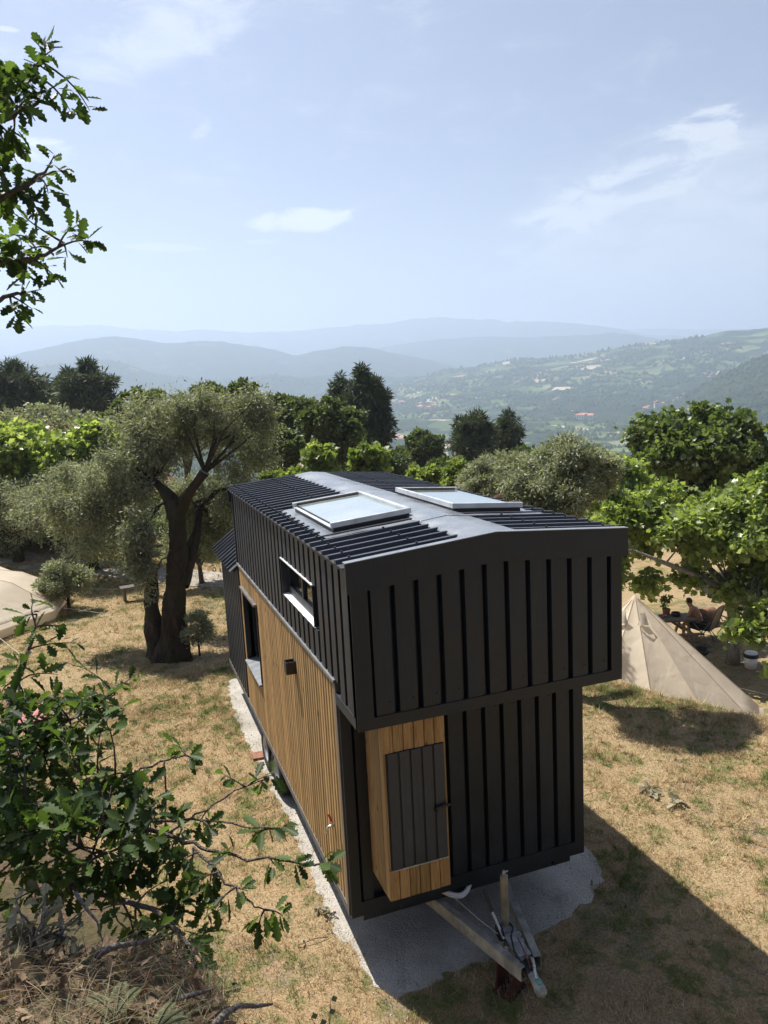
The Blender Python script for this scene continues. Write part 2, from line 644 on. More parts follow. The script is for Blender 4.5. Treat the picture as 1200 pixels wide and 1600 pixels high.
L_OAK = mk_leaf('oak_leaf', (0.014, 0.030, 0.008), (0.085, 0.135, 0.032), 0.40, 0.5, 0.25, 2.3)
L_OLIVE = mk_leaf('olive_leaf', (0.140, 0.160, 0.095), (0.44, 0.46, 0.335), 0.34, 0.55, 0.28, 1.25)
L_PLANE = mk_leaf('plane_leaf', (0.095, 0.140, 0.032), (0.38, 0.45, 0.150), 0.46, 0.36, 0.5, 1.7)
L_DARK = mk_leaf('dense_leaf', (0.048, 0.074, 0.028), (0.14, 0.18, 0.070), 0.30, 0.5, 0.35, 1.5)
L_MID = mk_leaf('mid_leaf', (0.060, 0.090, 0.030), (0.17, 0.21, 0.078), 0.34, 0.5, 0.35, 1.5)
L_PINE = mk_leaf('pine_needle', (0.040, 0.062, 0.030), (0.12, 0.15, 0.072), 0.15, 0.6, 0.3, 1.2)
L_PLANED = mk_leaf('dark_plane_leaf', (0.042, 0.070, 0.020), (0.185, 0.235, 0.082), 0.40, 0.42, 0.45, 1.7)
L_BRIGHT = mk_leaf('young_leaf', (0.095, 0.140, 0.028), (0.28, 0.34, 0.10), 0.45, 0.45, 0.4, 1.5)
L_DRY = mk_leaf('dry_leaf', (0.10, 0.060, 0.034), (0.36, 0.26, 0.17), 0.2, 0.7, 0.2, 1.1)
L_FERN = mk_leaf('fern_leaf', (0.09, 0.105, 0.05), (0.23, 0.24, 0.12), 0.3, 0.6, 0.3, 1.2)
L_WILT = mk_leaf('wilted_leaf', (0.10, 0.092, 0.055), (0.38, 0.35, 0.24), 0.2, 0.7, 0.3, 1.1)


def mk_bark(name, a, b, scale=6.0, moss=None):
    m, t = material(name)
    co = worldco(t)
    mp = t.n('ShaderNodeMapping', {'Vector': co, 'Scale': (1, 1, 0.35)}).outputs[0]
    n = t.noise(mp, scale, 7, 0.7, 0.8)
    v = t.n('ShaderNodeTexVoronoi', {'Vector': mp, 'Scale': scale * 3.2}).outputs['Distance']
    colr = t.ramp(n, [(0.3, a), (0.7, b)])
    if moss:
        colr = t.mix(t.mapr(t.noise(co, 2.0, 5, 0.6), 0.45, 0.62, 0, 0.8), colr, moss)
    principled(t, col=colr, rough=0.9, spec=0.15, nrm=bump(t, t.math('ADD', n, t.math('MULTIPLY', v, 0.6)), 0.9, 0.05))
    return m


BARK_OLIVE = mk_bark('olive_bark', (0.022, 0.017, 0.012), (0.085, 0.062, 0.042), 6.0, (0.055, 0.050, 0.020))
BARK = mk_bark('bark', (0.05, 0.042, 0.034), (0.16, 0.135, 0.11), 9.0)
BARK_PALE = mk_bark('pale_bark', (0.12, 0.11, 0.09), (0.32, 0.30, 0.25), 9.0)
TWIG = mk_bark('twig_bark', (0.10, 0.085, 0.07), (0.26, 0.22, 0.18), 30.0)
DEADW = mk_bark('dead_wood', (0.13, 0.115, 0.10), (0.34, 0.31, 0.28), 24.0)


def mk_canvas():
    m, t = material('cotton_canvas')
    co = worldco(t)
    n = t.noise(co, 1.6, 5, 0.6)
    wv = t.noise(co, 160, 2, 0.5)
    fold = t.noise(t.n('ShaderNodeMapping', {'Vector': co, 'Scale': (1.6, 1.6, 0.3)}).outputs[0], 2.0, 3, 0.5, 0.5)
    colr = t.ramp(n, [(0.3, (0.76, 0.67, 0.53)), (0.7, (0.82, 0.74, 0.60))])
    d = t.n('ShaderNodeBsdfPrincipled', {'Base Color': colr, 'Roughness': 0.9, 'Specular IOR Level': 0.15,
                                       'Normal': bump(t, t.math('ADD', t.math('MULTIPLY', wv, 0.05), fold), 0.32, 0.09)})
    tr = t.n('ShaderNodeBsdfTranslucent', {'Color': colr})
    mx = t.n('ShaderNodeMixShader', {0: 0.45, 1: d.outputs[0], 2: tr.outputs[0]})
    t.n('ShaderNodeOutputMaterial', {0: mx.outputs[0]})
    return m


CANVAS = mk_canvas()
ROPE = simple('white_rope', (0.6, 0.58, 0.52), 0.8, 0.1, 8)
SKIN = simple('skin', (0.42, 0.22, 0.13), 0.55, 0.12, 9, 0, 0.4)
HAIR = simple('dark_hair', (0.03, 0.018, 0.012), 0.6, 0.3, 30)
SHORTS = simple('black_shorts', (0.02, 0.02, 0.024), 0.85, 0.2, 10)
TANF = simple('tan_fabric', (0.22, 0.12, 0.07), 0.85, 0.2, 10)
GREYM = simple('grey_tube', (0.20, 0.20, 0.20), 0.4, 0.15, 10, 0.5)
PINK = simple('pink_towel', (0.42, 0.20, 0.19), 0.95, 0.3, 12, 0, 0.1, 0.4)
MINT = simple('faded_mint_paint', (0.31, 0.32, 0.28), 0.6, 0.35, 30)
REDW = simple('red_cable', (0.25, 0.05, 0.03), 0.5, 0.2, 10)


def mk_earth(name, cols, gcol):
    m, t = material(name)
    co = worldco(t)
    a = t.noise(co, 1.2, 6, 0.65)
    f = t.noise(co, 14, 5, 0.7)
    colr = t.ramp(f, [(0.3, cols[0]), (0.55, cols[1]), (0.8, cols[2])])
    colr = t.mix(t.mapr(a, 0.45, 0.62), colr, gcol)
    principled(t, col=colr, rough=0.95, spec=0.1, nrm=bump(t, t.math('ADD', f, a), 0.8, 0.06))
    return m


EARTH = mk_earth('bank_earth', ((0.07, 0.048, 0.033), (0.16, 0.11, 0.075), (0.28, 0.21, 0.15)), (0.10, 0.085, 0.045))
HILLEARTH = mk_earth('hillside_earth', ((0.10, 0.07, 0.045), (0.22, 0.16, 0.10), (0.33, 0.25, 0.16)), (0.10, 0.115, 0.045))


def mk_valley(name, fields=True):
    m, t = material(name)
    co = worldco(t)
    n = t.noise(co, 0.0022, 6, 0.62, 0.4)
    f = t.noise(co, 0.02, 6, 0.7)
    wood = t.ramp(f, [(0.3, (0.011, 0.021, 0.010)), (0.55, (0.028, 0.042, 0.019)), (0.8, (0.058, 0.070, 0.033))])
    if fields:
        v = t.n('ShaderNodeTexVoronoi', {'Vector': t.n('ShaderNodeMapping', {'Vector': co, 'Scale': (1, 1.0, 0)}).outputs[0], 'Scale': 0.016, 'Randomness': 1.0})
        sepc = t.n('ShaderNodeSeparateColor', {0: v.outputs['Color']})
        fld = t.ramp(sepc.outputs[0], [(0.0, (0.07, 0.105, 0.035)), (0.3, (0.13, 0.165, 0.065)), (0.55, (0.09, 0.125, 0.045)), (0.72, (0.48, 0.40, 0.29)), (0.82, (0.20, 0.21, 0.10)), (0.94, (0.42, 0.27, 0.19))], 'CONSTANT')
        fld = t.mix(t.mapr(f, 0.35, 0.7, 0.0, 0.5), fld, (0.05, 0.075, 0.03))
        sel = t.math('ADD', t.math('MULTIPLY', sepc.outputs[1], 0.5), t.math('MULTIPLY', n, 0.8))
        colr = t.mix(t.mapr(sel, 0.67, 0.71), wood, fld)
    else:
        colr = t.mix(t.mapr(t.noise(co, 0.006, 5, 0.6), 0.60, 0.70, 0, 0.6), wood, (0.19, 0.17, 0.09))
    principled(t, col=colr, rough=0.95, spec=0.05, nrm=bump(t, f, 0.6, 6.0))
    return m


VALLEY = mk_valley('valley_fields')
FOREST = mk_valley('forested_hill', False)
WOODM = simple('far_tree_foliage', (0.030, 0.046, 0.020), 0.9, 0.5, 0.02, 0, 0.1)
HWALL = simple('house_render', (0.72, 0.69, 0.63), 0.8, 0.1, 0.05)
HROOF = simple('house_tiles', (0.42, 0.16, 0.09), 0.85, 0.25, 0.05)

# ================================================================== THE SETTING
def hg(x, y):
    """height of the site: level lawn, a terrace edge on the right, falling ground beyond, a mound at the left"""
    x = np.asarray(x, float)
    y = np.asarray(y, float)
    s = 0.91 * (x - 7.55) + 0.417 * (y - 2.4) - 0.25 * np.maximum(0, y - 9)
    s = s + 0.5 * (fbm(x * 0.35 + 7, y * 0.35, 3, 3) - 0.5)
    z = -2.15 * sstep(-0.1, 2.7, s)
    d = np.hypot(x - CAM[0], y - CAM[1])
    z = z - 0.26 * np.maximum(0, d - 44)
    z = z + 4.9 * np.exp(-(((x - MOUND[0]) / 13) ** 2 + ((y - MOUND[1]) / 8) ** 2)) + 2.0 * np.exp(-(((x - MOUND[0] - 3) / 5) ** 2 + ((y - MOUND[1] + 6) / 5) ** 2))
    keep = 1 - np.exp(-(((x - 1.25) / 3.2) ** 4 + ((y - 3.5) / 6.5) ** 4))
    z = z + 0.16 * (fbm(x * 0.5, y * 0.5, 3, 5) - 0.5) * keep
    return z


MOUND = at(-30, 640, 46)


def hz(x, y):
    return float(hg(np.array([x]), np.array([y]))[0])


def axis_pts(lo, hi, f0, f1, fine, grow=1.18):
    a = list(np.arange(f0, f1, fine))
    st, x = fine, f1
    while x < hi:
        a.append(x)
        st *= grow
        x += st
    a.append(hi)
    st, x = fine, f0
    while x > lo:
        st *= grow
        x -= st
        a.insert(0, max(x, lo))
    return np.array(sorted(set(a)))


def grid_mesh(name, X, Y, Z, mat, smooth=True):
    ny, nx = X.shape
    idx = np.arange(nx * ny).reshape(ny, nx)
    q = np.stack([idx[:-1, :-1], idx[:-1, 1:], idx[1:, 1:], idx[1:, :-1]], -1).reshape(-1, 4)
    return np_mesh(name, np.stack([X, Y, Z], -1).reshape(-1, 3), q.ravel(), np.full(len(q), 4), mat, smooth=smooth)


gx = axis_pts(-140, 140, -6, 15, 0.22)
gy = axis_pts(-40, 150, -4, 16, 0.22)
GX, GY = np.meshgrid(gx, gy)
struct(np_obj('lawn', grid_mesh('lawn', GX, GY, hg(GX, GY), LAWN)))

# pale stone pad under the house, ragged where the grass creeps in
pad_l = [(-0.02, 8.2), (-0.15, 7.2), (-0.17, 6.1), (-0.15, 4.8), (-0.07, 3.7), (-0.03, 2.97), (-0.06, 2.05), (-0.06, 1.15), (-0.05, 0.6), (0.03, 0.07),
         (0.10, -0.31), (0.24, -0.52), (0.5, -0.50), (0.77, -0.42), (1.17, -0.40), (1.69, -0.36), (2.13, -0.25), (2.66, -0.05), (2.88, 0.15), (3.06, 0.58),
         (2.95, 1.2), (2.8, 2.5), (2.75, 5.0), (2.7, 8.2)]
outl = []
for (a, b) in zip(pad_l, pad_l[1:] + pad_l[:1]):
    n_ = max(2, int(math.dist(a, b) / 0.05))
    for k in range(n_):
        q = k / n_
        x, y = a[0] + (b[0] - a[0]) * q, a[1] + (b[1] - a[1]) * q
        jx = (vnoise(np.array([x * 9.0]), np.array([y * 9.0]), 4)[0] - 0.5) * 0.10 + (vnoise(np.array([x * 31.0]), np.array([y * 31.0]), 4)[0] - 0.5) * 0.05
        jy = (vnoise(np.array([x * 9.0 + 50]), np.array([y * 9.0]), 4)[0] - 0.5) * 0.11
        outl.append((x + jx, y + jy))
PAD = np.array(outl)
pm = MB()
n_ = len(outl)
pm.v = [(x, y, 0.006) for x, y in outl] + [(x + (x - 1.3) * 0.03, y + (y - 3.5) * 0.004 - (0.05 if y < 0 else 0), -0.09) for x, y in outl]
pm.f = [tuple(range(n_))] + [(i, n_ + i, n_ + (i + 1) % n_, (i + 1) % n_) for i in range(n_)]
struct(pm.build('stone_pad', SLABM))


def in_pad(x, y):
    """vectorised point in polygon"""
    px, py = PAD[:, 0], PAD[:, 1]
    qx, qy = np.roll(px, -1), np.roll(py, -1)
    ins = np.zeros(len(x), bool)
    for a, b, c, d in zip(px, py, qx, qy):
        m = ((b > y) != (d > y))
        with np.errstate(divide='ignore', invalid='ignore'):
            ins ^= m & (x < (c - a) * (y - b) / (d - b + 1e-12) + a)
    return ins


def ribbon(name, pts, wid, mat, dz):
    P, L_, R_ = np.array(pts, float), [], []
    T = []
    for k in range(len(P) - 1):
        for q in np.linspace(0, 1, 24, endpoint=False):
            T.append(P[k] + (P[k + 1] - P[k]) * q)
    T = np.array(T)
    D = np.gradient(T, axis=0)
    D /= np.linalg.norm(D, axis=1)[:, None]
    N = np.stack([-D[:, 1], D[:, 0]], -1)
    cols = []
    for q in np.linspace(-1, 1, 7):
        e = 1 + (0.35 * (fbm(T[:, 0] * 1.3, T[:, 1] * 1.3, 3, 9) - 0.5) if abs(q) == 1 else 0)
        c = T + N * (wid / 2 * q) * np.reshape(np.asarray(e) * np.ones(len(T)), (-1, 1))
        cols.append(c)
    C = np.stack(cols, 1)
    return struct(np_obj(name, grid_mesh(name, C[..., 0], C[..., 1], hg(C[..., 0], C[..., 1]) + dz, mat)))


ribbon('gravel_path', [(-9, 27.5), (-5.2, 23.2), (-2.65, 20.6), (0.56, 17.4), (3.2, 15.0)], 1.7, PATHM, 0.02)

# the bank the photograph was taken from
BO, BN, BT = np.array([-1.55, -4.5]), np.array([0.956, 0.294]), np.array([-0.294, 0.956])


def bank_z(s, t):
    top = 3.76 - 0.42 * np.minimum(s, 0) - 0.10 * np.maximum(0, -s - 1.0)
    top = np.minimum(top, 4.12) + 0.12 * (fbm(s * 1.7 + 3, t * 1.7, 4, 2) - 0.5) + 0.05 * (fbm(s * 7, t * 7, 3, 8) - 0.5)
    zf = 3.76 - 2.7 * np.maximum(0, s) + 0.3 * (fbm(s * 2, t * 2, 4, 6) - 0.5)
    z = np.where(s < 0, top, np.minimum(top, zf))
    k = 1.0 - 0.82 * sstep(0.40, 1.9, t) - 0.3 * sstep(3, 10, -t)
    return np.maximum(z * k, -0.25)


bs, bt = np.meshgrid(np.concatenate([np.linspace(-9, -2, 15), np.linspace(-1.9, 1.9, 62)]), np.concatenate([np.linspace(-12, -2.2, 18), np.linspace(-2, 2.4, 56), np.linspace(2.6, 14, 20)]))
bxy = BO[None, None] + bs[..., None] * BN + bt[..., None] * BT
struct(np_obj('bank', grid_mesh('bank', bxy[..., 0], bxy[..., 1], bank_z(bs, bt), EARTH)))


def bank_at(s, t):
    q = BO + s * BN + t * BT
    return np.array([q[0], q[1], float(bank_z(np.array([s]), np.array([t]))[0])])


# ---- the far land: valley and ridges, laid out in true distances round the site
ROW0 = 578.0
wv_ = fw * F_PX + up * (800 - ROW0)
wv_ /= np.linalg.norm(wv_)
TU = np.cross(rt, wv_)


def far_dir(px, row):
    v = fw * F_PX + rt * (px - 600) + up * (800 - row)
    a, b, c = v @ rt, v @ wv_, v @ TU
    return math.atan2(a, b), c / math.hypot(a, b)


def far_xyz(azm, d, z):
    azm, d, z = np.broadcast_arrays(azm, d, z)
    return CAM + (d * np.sin(azm))[..., None] * rt + (d * np.cos(azm))[..., None] * wv_ + z[..., None] * TU


def col_az(px):
    return far_dir(px, 620)[0]


def prof(points, px):
    xs, ys = zip(*points)
    return np.interp(px, xs, ys)


VAL_D = np.array([70, 120, 200, 350, 550, 800, 1100, 1500, 2000, 2600, 3300, 4200, 5600])
VAL_Z = {-400: [-26, -40, -58, -76, -90, -100, -104, -106, -106, -104, -100, -95, -90],
         300: [-26, -42, -62, -84, -100, -112, -118, -120, -118, -112, -102, -90, -80],
         700: [-26, -44, -66, -90, -108, -120, -125, -126, -122, -112, -95, -72, -60],
         950: [-26, -44, -66, -88, -106, -118, -124, -122, -108, -84, -58, -40, -30],
         1150: [-24, -40, -58, -76, -90, -98, -98, -86, -62, -34, -12, 0, 0],
         1500: [-20, -32, -46, -56, -60, -58, -46, -24, 6, 36, 60, 70, 70]}
vcols = np.arange(-700, 1901, 20)
vdist = np.geomspace(70, 5600, 110)
tab = np.array([np.interp(vdist, VAL_D, VAL_Z[k]) for k in sorted(VAL_Z)])
keys = sorted(VAL_Z)


def valley_z(px, d):
    px, d = np.broadcast_arrays(np.asarray(px, float), np.asarray(d, float))
    kk = np.clip(px, keys[0], keys[-1])
    j = np.clip(np.searchsorted(keys, kk) - 1, 0, len(keys) - 2)
    k0, k1 = np.array(keys)[j], np.array(keys)[j + 1]
    f = (kk - k0) / (k1 - k0)
    f = f * f * (3 - 2 * f)
    a = np.stack([np.interp(d, VAL_D, VAL_Z[k]) for k in keys])
    ii = np.indices(px.shape)
    z0 = np.take_along_axis(a, j[None], 0)[0]
    z1 = np.take_along_axis(a, (j + 1)[None], 0)[0]
    z = z0 * (1 - f) + z1 * f
    x_, y_ = d * px / 1200.0, d
    return z + d * 0.011 * (fbm(x_ * 0.0045 + 9, y_ * 0.0045, 4, 21) - 0.5) * 2


VC, VD = np.meshgrid(vcols, vdist)
VA = np.vectorize(col_az)(vcols)
P = far_xyz(np.broadcast_to(VA, VC.shape), VD, valley_z(VC, VD))
FAR_PTS = [P.reshape(-1, 3)]
struct(np_obj('valley_floor', grid_mesh('valley_floor', P[..., 0], P[..., 1], P[..., 2], VALLEY)))


def ridge(name, crest, D, depth_f, depth_b, foot, mat, amp, nseed, step=8):
    """a range of hills whose crest stands D metres off; slopes run down to the valley on both sides"""
    cols = np.arange(-640, 1841, step)
    az_ = np.array([far_dir(c, 540)[0] for c in cols])
    rows = prof(crest, cols)
    tn = np.array([far_dir(c, r_)[1] for c, r_ in zip(cols, rows)])
    hz_ = tn * D
    x_ = cols * D / 1200.0
    hz_ = hz_ + amp * D * 0.0022 * (fbm(x_ * 0.012, x_ * 0 + 3.3, 4, nseed) - 0.5) * 2
    T = np.concatenate([np.linspace(-1, 0, 26), np.linspace(0, 1, 12)[1:]])
    TT, CC = np.meshgrid(T, np.arange(len(cols)), indexing='ij')
    dd = np.where(TT < 0, D + TT * depth_f, D + TT * depth_b)
    sh = (1 - np.abs(TT)) ** 1.25
    base = foot
    zz = base + (hz_[CC] - base) * sh
    gul = fbm(x_[CC] * 0.006 + TT * 1.2, dd * 0.004, 5, nseed + 3) - 0.5
    zz = zz + gul * amp * D * 0.012 * np.clip(np.abs(TT) * 4, 0, 1) * np.clip((1 - np.abs(TT)) * 3, 0, 1)
    Q = far_xyz(az_[CC], dd, zz)
    FAR_PTS.append(Q.reshape(-1, 3))
    SURF[name] = Q
    return struct(np_obj(name, grid_mesh(name, Q[..., 0], Q[..., 1], Q[..., 2], mat)))


SURF = {}
ridge('far_mountains', [(-640, 500), (-300, 520), (0, 516), (70, 509), (150, 508), (215, 514), (270, 518), (325, 515), (380, 519), (450, 518), (520, 511), (560, 508), (600, 506),
                        (650, 498), (690, 496), (730, 499), (760, 498), (800, 503), (870, 503), (930, 508), (965, 513), (1000, 522), (1080, 527), (1200, 520), (1840, 520)],
      8600, 2600, 1500, -150, FOREST, 1.0, 31)
ridge('faint_range', [(-640, 530), (850, 530), (960, 517), (1010, 513), (1060, 514), (1130, 515), (1200, 512), (1500, 505), (1840, 520)], 11500, 2000, 1200, -40, FOREST, 0.8, 77, 12)
ridge('middle_mountains', [(-640, 540), (0, 560), (420, 562), (500, 556), (560, 548), (620, 538), (690, 530), (760, 526), (830, 527), (900, 524), (960, 520), (1010, 527), (1100, 545), (1840, 560)],
      6400, 1900, 1000, -150, FOREST, 1.0, 47)
ridge('blue_hills', [(-640, 520), (-200, 560), (0, 562), (30, 553), (80, 541), (130, 531), (185, 525), (225, 532), (262, 536), (300, 534), (345, 533), (385, 540), (425, 546), (460, 555), (500, 548), (540, 540), (570, 542),
                     (610, 550), (650, 557), (700, 570), (760, 584), (900, 600), (1840, 610)], 4700, 1500, 900, -150, FOREST, 1.0, 53)
ridge('low_hills', [(-640, 560), (-60, 556), (0, 561), (60, 572), (110, 566), (170, 561), (215, 576), (250, 587), (330, 594), (420, 585), (480, 590), (560, 583), (620, 590), (680, 586), (760, 596), (900, 606), (1840, 620)],
      3500, 900, 600, -150, FOREST, 1.0, 59)
ridge('right_hillside', [(-640, 640), (560, 610), (640, 592), (700, 578), (750, 572), (800, 562), (850, 559), (900, 556), (950, 546), (1000, 537), (1050, 531), (1100, 524), (1140, 516), (1200, 512), (1300, 500), (1840, 480)],
      3300, 1900, 700, -150, VALLEY, 0.9, 61)
ridge('wooded_spur', [(-640, 760), (860, 730), (940, 705), (990, 684), (1030, 655), (1060, 632), (1085, 612), (1120, 592), (1160, 572), (1200, 553), (1300, 525), (1840, 470)],
      1900, 900, 600, -150, FOREST, 1.1, 67)


# far woods: thousands of little crowns standing on the valley and the spur, read as one mass
def far_hit(px, row):
    """where a line of sight from the site meets the valley"""
    a, t = far_dir(px, row)
    dd = np.geomspace(90, 5200, 500)
    zz = valley_z(np.full(500, float(px)), dd)
    hit = np.where(t * dd <= zz)[0]
    if not len(hit):
        return None
    d = dd[hit[0]]
    return far_xyz(np.array([a]), np.array([d]), np.array([valley_z(px, d)]))[0], d


def far_woods():
    n = 26000
    px = rng.uniform(-150, 1350, n)
    d = np.exp(rng.uniform(math.log(220), math.log(3600), n))
    x_, y_ = d * px / 1200.0, d
    m = fbm(x_ * 0.006 + 3, y_ * 0.006, 4, 91)
    hedge = np.abs(vnoise(x_ * 0.011, y_ * 0.011, 17) - 0.5) < 0.025
    keep = (m > 0.55) | hedge | (rng.random(n) < 0.05)
    px, d = px[keep], d[keep]
    a = np.array([col_az(c) for c in px])
    base = far_xyz(a, d, valley_z(px, d))
    for nm, cnt, thr in (('right_hillside', 17000, 0.40), ('wooded_spur', 13000, 0.30), ('low_hills', 4000, 0.5)):
        Q = SURF[nm]
        i, j = rng.integers(0, 25, cnt), rng.integers(55, 265, cnt)
        fi, fj = rng.random((cnt, 1)), rng.random((cnt, 1))
        q = (Q[i, j] * (1 - fi) + Q[i + 1, j] * fi) * (1 - fj) + (Q[i, j + 1] * (1 - fi) + Q[i + 1, j + 1] * fi) * fj
        k = fbm(q[:, 0] * 0.0055, q[:, 1] * 0.0055, 4, 12) > thr
        base = np.concatenate([base, q[k]])
    d = np.linalg.norm(base - CAM, axis=1)
    size = rng.uniform(2.6, 6.0, len(d)) * (0.75 + d / 3600)
    # rough pointed blob
    ico = np.array([(0, 0, 1.5), (0.95, 0, 0.1), (0.3, 0.9, 0.2), (-0.77, 0.56, 0.05), (-0.77, -0.56, 0.2), (0.3, -0.9, 0.1), (0, 0, -0.1)])
    fc = np.array([(0, i, i % 5 + 1) for i in range(1, 6)])
    V = base[:, None] + ico[None] * size[:, None, None] * rng.uniform(0.75, 1.25, (len(d), 7, 1)) * np.array([1, 1, 0.9])
    F = (fc[None] + (np.arange(len(d)) * 7)[:, None, None]).reshape(-1)
    o = np_obj('valley_woods', np_mesh('valley_woods', V.reshape(-1, 3), F, np.full(len(d) * 5, 3), WOODM, smooth=False))
    o['kind'] = 'stuff'


far_woods()

hm = MB()
hm.box(-4.5, 4.5, -3.6, 3.6, -3, 5.2)
hmesh = hm.mesh('village_house', HWALL)
hmesh.materials.append(HROOF)
import bmesh
bm = bmesh.new()
bm.from_mesh(hmesh)
v_ = [bm.verts.new(q) for q in ((-5, -4.2, 5.21), (5, -4.2, 5.21), (5, 4.2, 5.21), (-5, 4.2, 5.21), (-5, 0, 7.2), (5, 0, 7.2))]
for q in ((0, 1, 5, 4), (2, 3, 4, 5), (0, 4, 3), (1, 2, 5), (3, 2, 1, 0)):
    f_ = bm.faces.new([v_[i] for i in q])
    f_.material_index = 1
for sx in (-2.6, 0, 2.6):                       # shutters and windows stand just proud of the walls
    for z_ in (1.0, 3.4):
        for sy in (-3.62, 3.62):
            b_ = [bm.verts.new((sx + dx, sy, z_ + dz)) for dx, dz in ((-0.5, 0), (0.5, 0), (0.5, 1.2), (-0.5, 1.2))]
            f_ = bm.faces.new(b_ if sy < 0 else b_[::-1])
            f_.material_index = 2
bm.to_mesh(hmesh)
bm.free()
hmesh.materials.append(DARKIN)
clusters = [(870, 578, 34, 7, 26), (705, 588, 40, 5, 14), (960, 590, 50, 6, 14), (800, 574, 40, 5, 12), (760, 600, 45, 5, 8), (905, 654, 26, 5, 7), (650, 640, 40, 5, 6),
            (1030, 560, 50, 8, 8), (560, 590, 50, 4, 8), (1010, 640, 40, 6, 6), (1180, 602, 16, 6, 4), (440, 606, 40, 5, 6)]
where = ('in the main village on the far hillside', 'in the hamlet at the near end of the valley', 'on the wooded slope right of the main village', 'on the slope left of the main village', 'between the valley fields above the small pines',
         'by the fields left of the dark plane tree', 'at the edge of the flat valley fields', 'high on the hillside at the upper right', 'deep in the haze beyond the tall pine', 'just left of the dark plane tree crown', 'at the right edge of the view on the spur', 'in the blue haze beyond the roof ridge')
nh = 0
for ci_, (cx_, cy_, sx, sy, n_) in enumerate(clusters):
    for k in range(n_):
        h_ = far_hit(cx_ + random.gauss(0, sx * 0.6), cy_ + random.gauss(0, sy * 0.7))
        if h_ is None:
            continue
        o = bpy.data.objects.new('village_house', hmesh)
        COL.objects.link(o)
        o.location = h_[0]
        o.rotation_euler = (0, 0, random.uniform(0, 3.14))
        sc_ = random.uniform(0.9, 1.5) * (1.0 + h_[1] / 5200)
        o.scale = (sc_ * random.uniform(0.9, 1.9), sc_, sc_ * random.uniform(0.8, 1.1))
        tag(o, 'tiny pale house with terracotta roof ' + where[ci_], 'house', 'houses scattered over the far valley')

# the air: one closed box of pale haze
allp = np.concatenate(FAR_PTS)
lo, hi = allp.min(0), allp.max(0)
hb = MB().box(lo[0] - 80, hi[0] + 80, min(lo[1], -60) - 80, hi[1] + 80, lo[2] - 1.5, hi[2] + 12)
haze = hb.build('haze')
haze['kind'] = 'stuff'
hmt, t = material('haze_air')
pv = t.n('ShaderNodeVolumePrincipled', {'Color': (0.65, 0.79, 1.0, 1), 'Density': 0.00025, 'Anisotropy': 0.35})
t.n('ShaderNodeOutputMaterial', {1: pv.outputs[0]})
haze.data.materials.append(hmt)

# ================================================================== THE TINY HOUSE
W, LB, OV, YR = 2.5, 5.55, -0.62, 7.66        # width, loft rear, loft overhang in front, rear end
ZB, ZT, ZL, ZE, ZR = 0.57, 2.885, 2.68, 4.08, 4.19
house = empty('tiny_house', (0, 0, 0), 'black metal and larch tiny house on a trailer with two roof windows', 'tiny house')


def part(name, mb, mat, parent=house, bevel=0.0, smooth=False):
    return mb.build(name, mat, parent, smooth, bevel)


def rib_panel(name, length, pitch=0.208, wide=0.166, h=0.044):
    """one strip of profiled sheet, standing along z: a broad raised face with a fine step beside the groove"""
    s = (pitch - wide) / 2
    pr = [(s + 0.005, h), (s + wide * 0.80, h), (s + wide * 0.82, h - 0.007), (s + wide - 0.005, h - 0.007), (s + wide, -0.026), (s, -0.026)]
    return MB().prism(pr, (0, 0, 0), (1, 0, 0), (0, 1, 0), (0, 0, length)).mesh(name, ANTH)


_pm = {}


def panel(parent, L, o, rz, w_=0.208):
    k = (round(L, 3), round(w_, 3))
    if k not in _pm:
        _pm[k] = rib_panel('metal_panel', L, w_, w_ - 0.036)
    return inst('metal_panel', _pm[k], parent, o, (0, 0, rz))


PI = math.pi
# --- chassis, floor
part('chassis_frame', MB().box(0.10, 2.40, 0.02, 7.5, 0.44, 0.565), TRIM)
part('floor', MB().box(0.02, 2.48, 0.02, YR - 0.02, 0.566, 0.62), DARKIN)

# --- left wall, larch slats with a window
WY0, WY1, WZ0, WZ1 = 4.06, 5.22, 1.42, 2.55
sw = MB()
sw.box(0.02, 0.08, 0.02, WY0, ZB, ZT).box(0.02, 0.08, WY1, LB, ZB, ZT).box(0.02, 0.08, WY0, WY1, ZB, WZ0).box(0.02, 0.08, WY0, WY1, WZ1, ZT)
side = part('side_wall', sw, BLACK)
sl_mesh = {}


def slat(y, z0, z1, wd):
    k = (round(z1 - z0, 3), round(wd, 3))
    if k not in sl_mesh:
        h = z1 - z0
        sl_mesh[k] = MB().prism([(0, 0), (wd, 0), (wd, 0.049), (wd - 0.004, 0.054), (0.004, 0.054), (0, 0.049)], (0.019, 0, 0), (0, 1, 0), (-1, 0, 0), (0, 0, h)).mesh('timber_slat', SLAT)
    return inst('timber_slat', sl_mesh[k], side, (-0.001 - random.uniform(0, 0.0025), y, z0))


y = 0.075
while y < LB - 0.06:
    if y > WY0 - 0.09 and y < WY1 + 0.025:
        slat(y, 0.64, WZ0 - 0.03, 0.066)
        slat(y, WZ1 + 0.036, ZT - 0.02, 0.066)
    else:
        slat(y, 0.64, ZT - 0.02, 0.066)
    y += 0.0985
part('base_rail', MB().box(-0.044, 0.005, 0.0, YR, 0.545, 0.628), simple('weathered_trim', (0.115, 0.105, 0.095), 0.6, 0.25, 8), side)
part('corner_trim', MB().box(-0.044, 0.004, -0.004, 0.06, 0.630, ZT - 0.02), OLDWOOD, side)
part('top_flashing', MB().box(-0.058, 0.0, 0.0, LB, ZT - 0.018, ZT + 0.012), simple('grey_flashing', (0.16, 0.165, 0.17), 0.5, 0.25, 8), side)

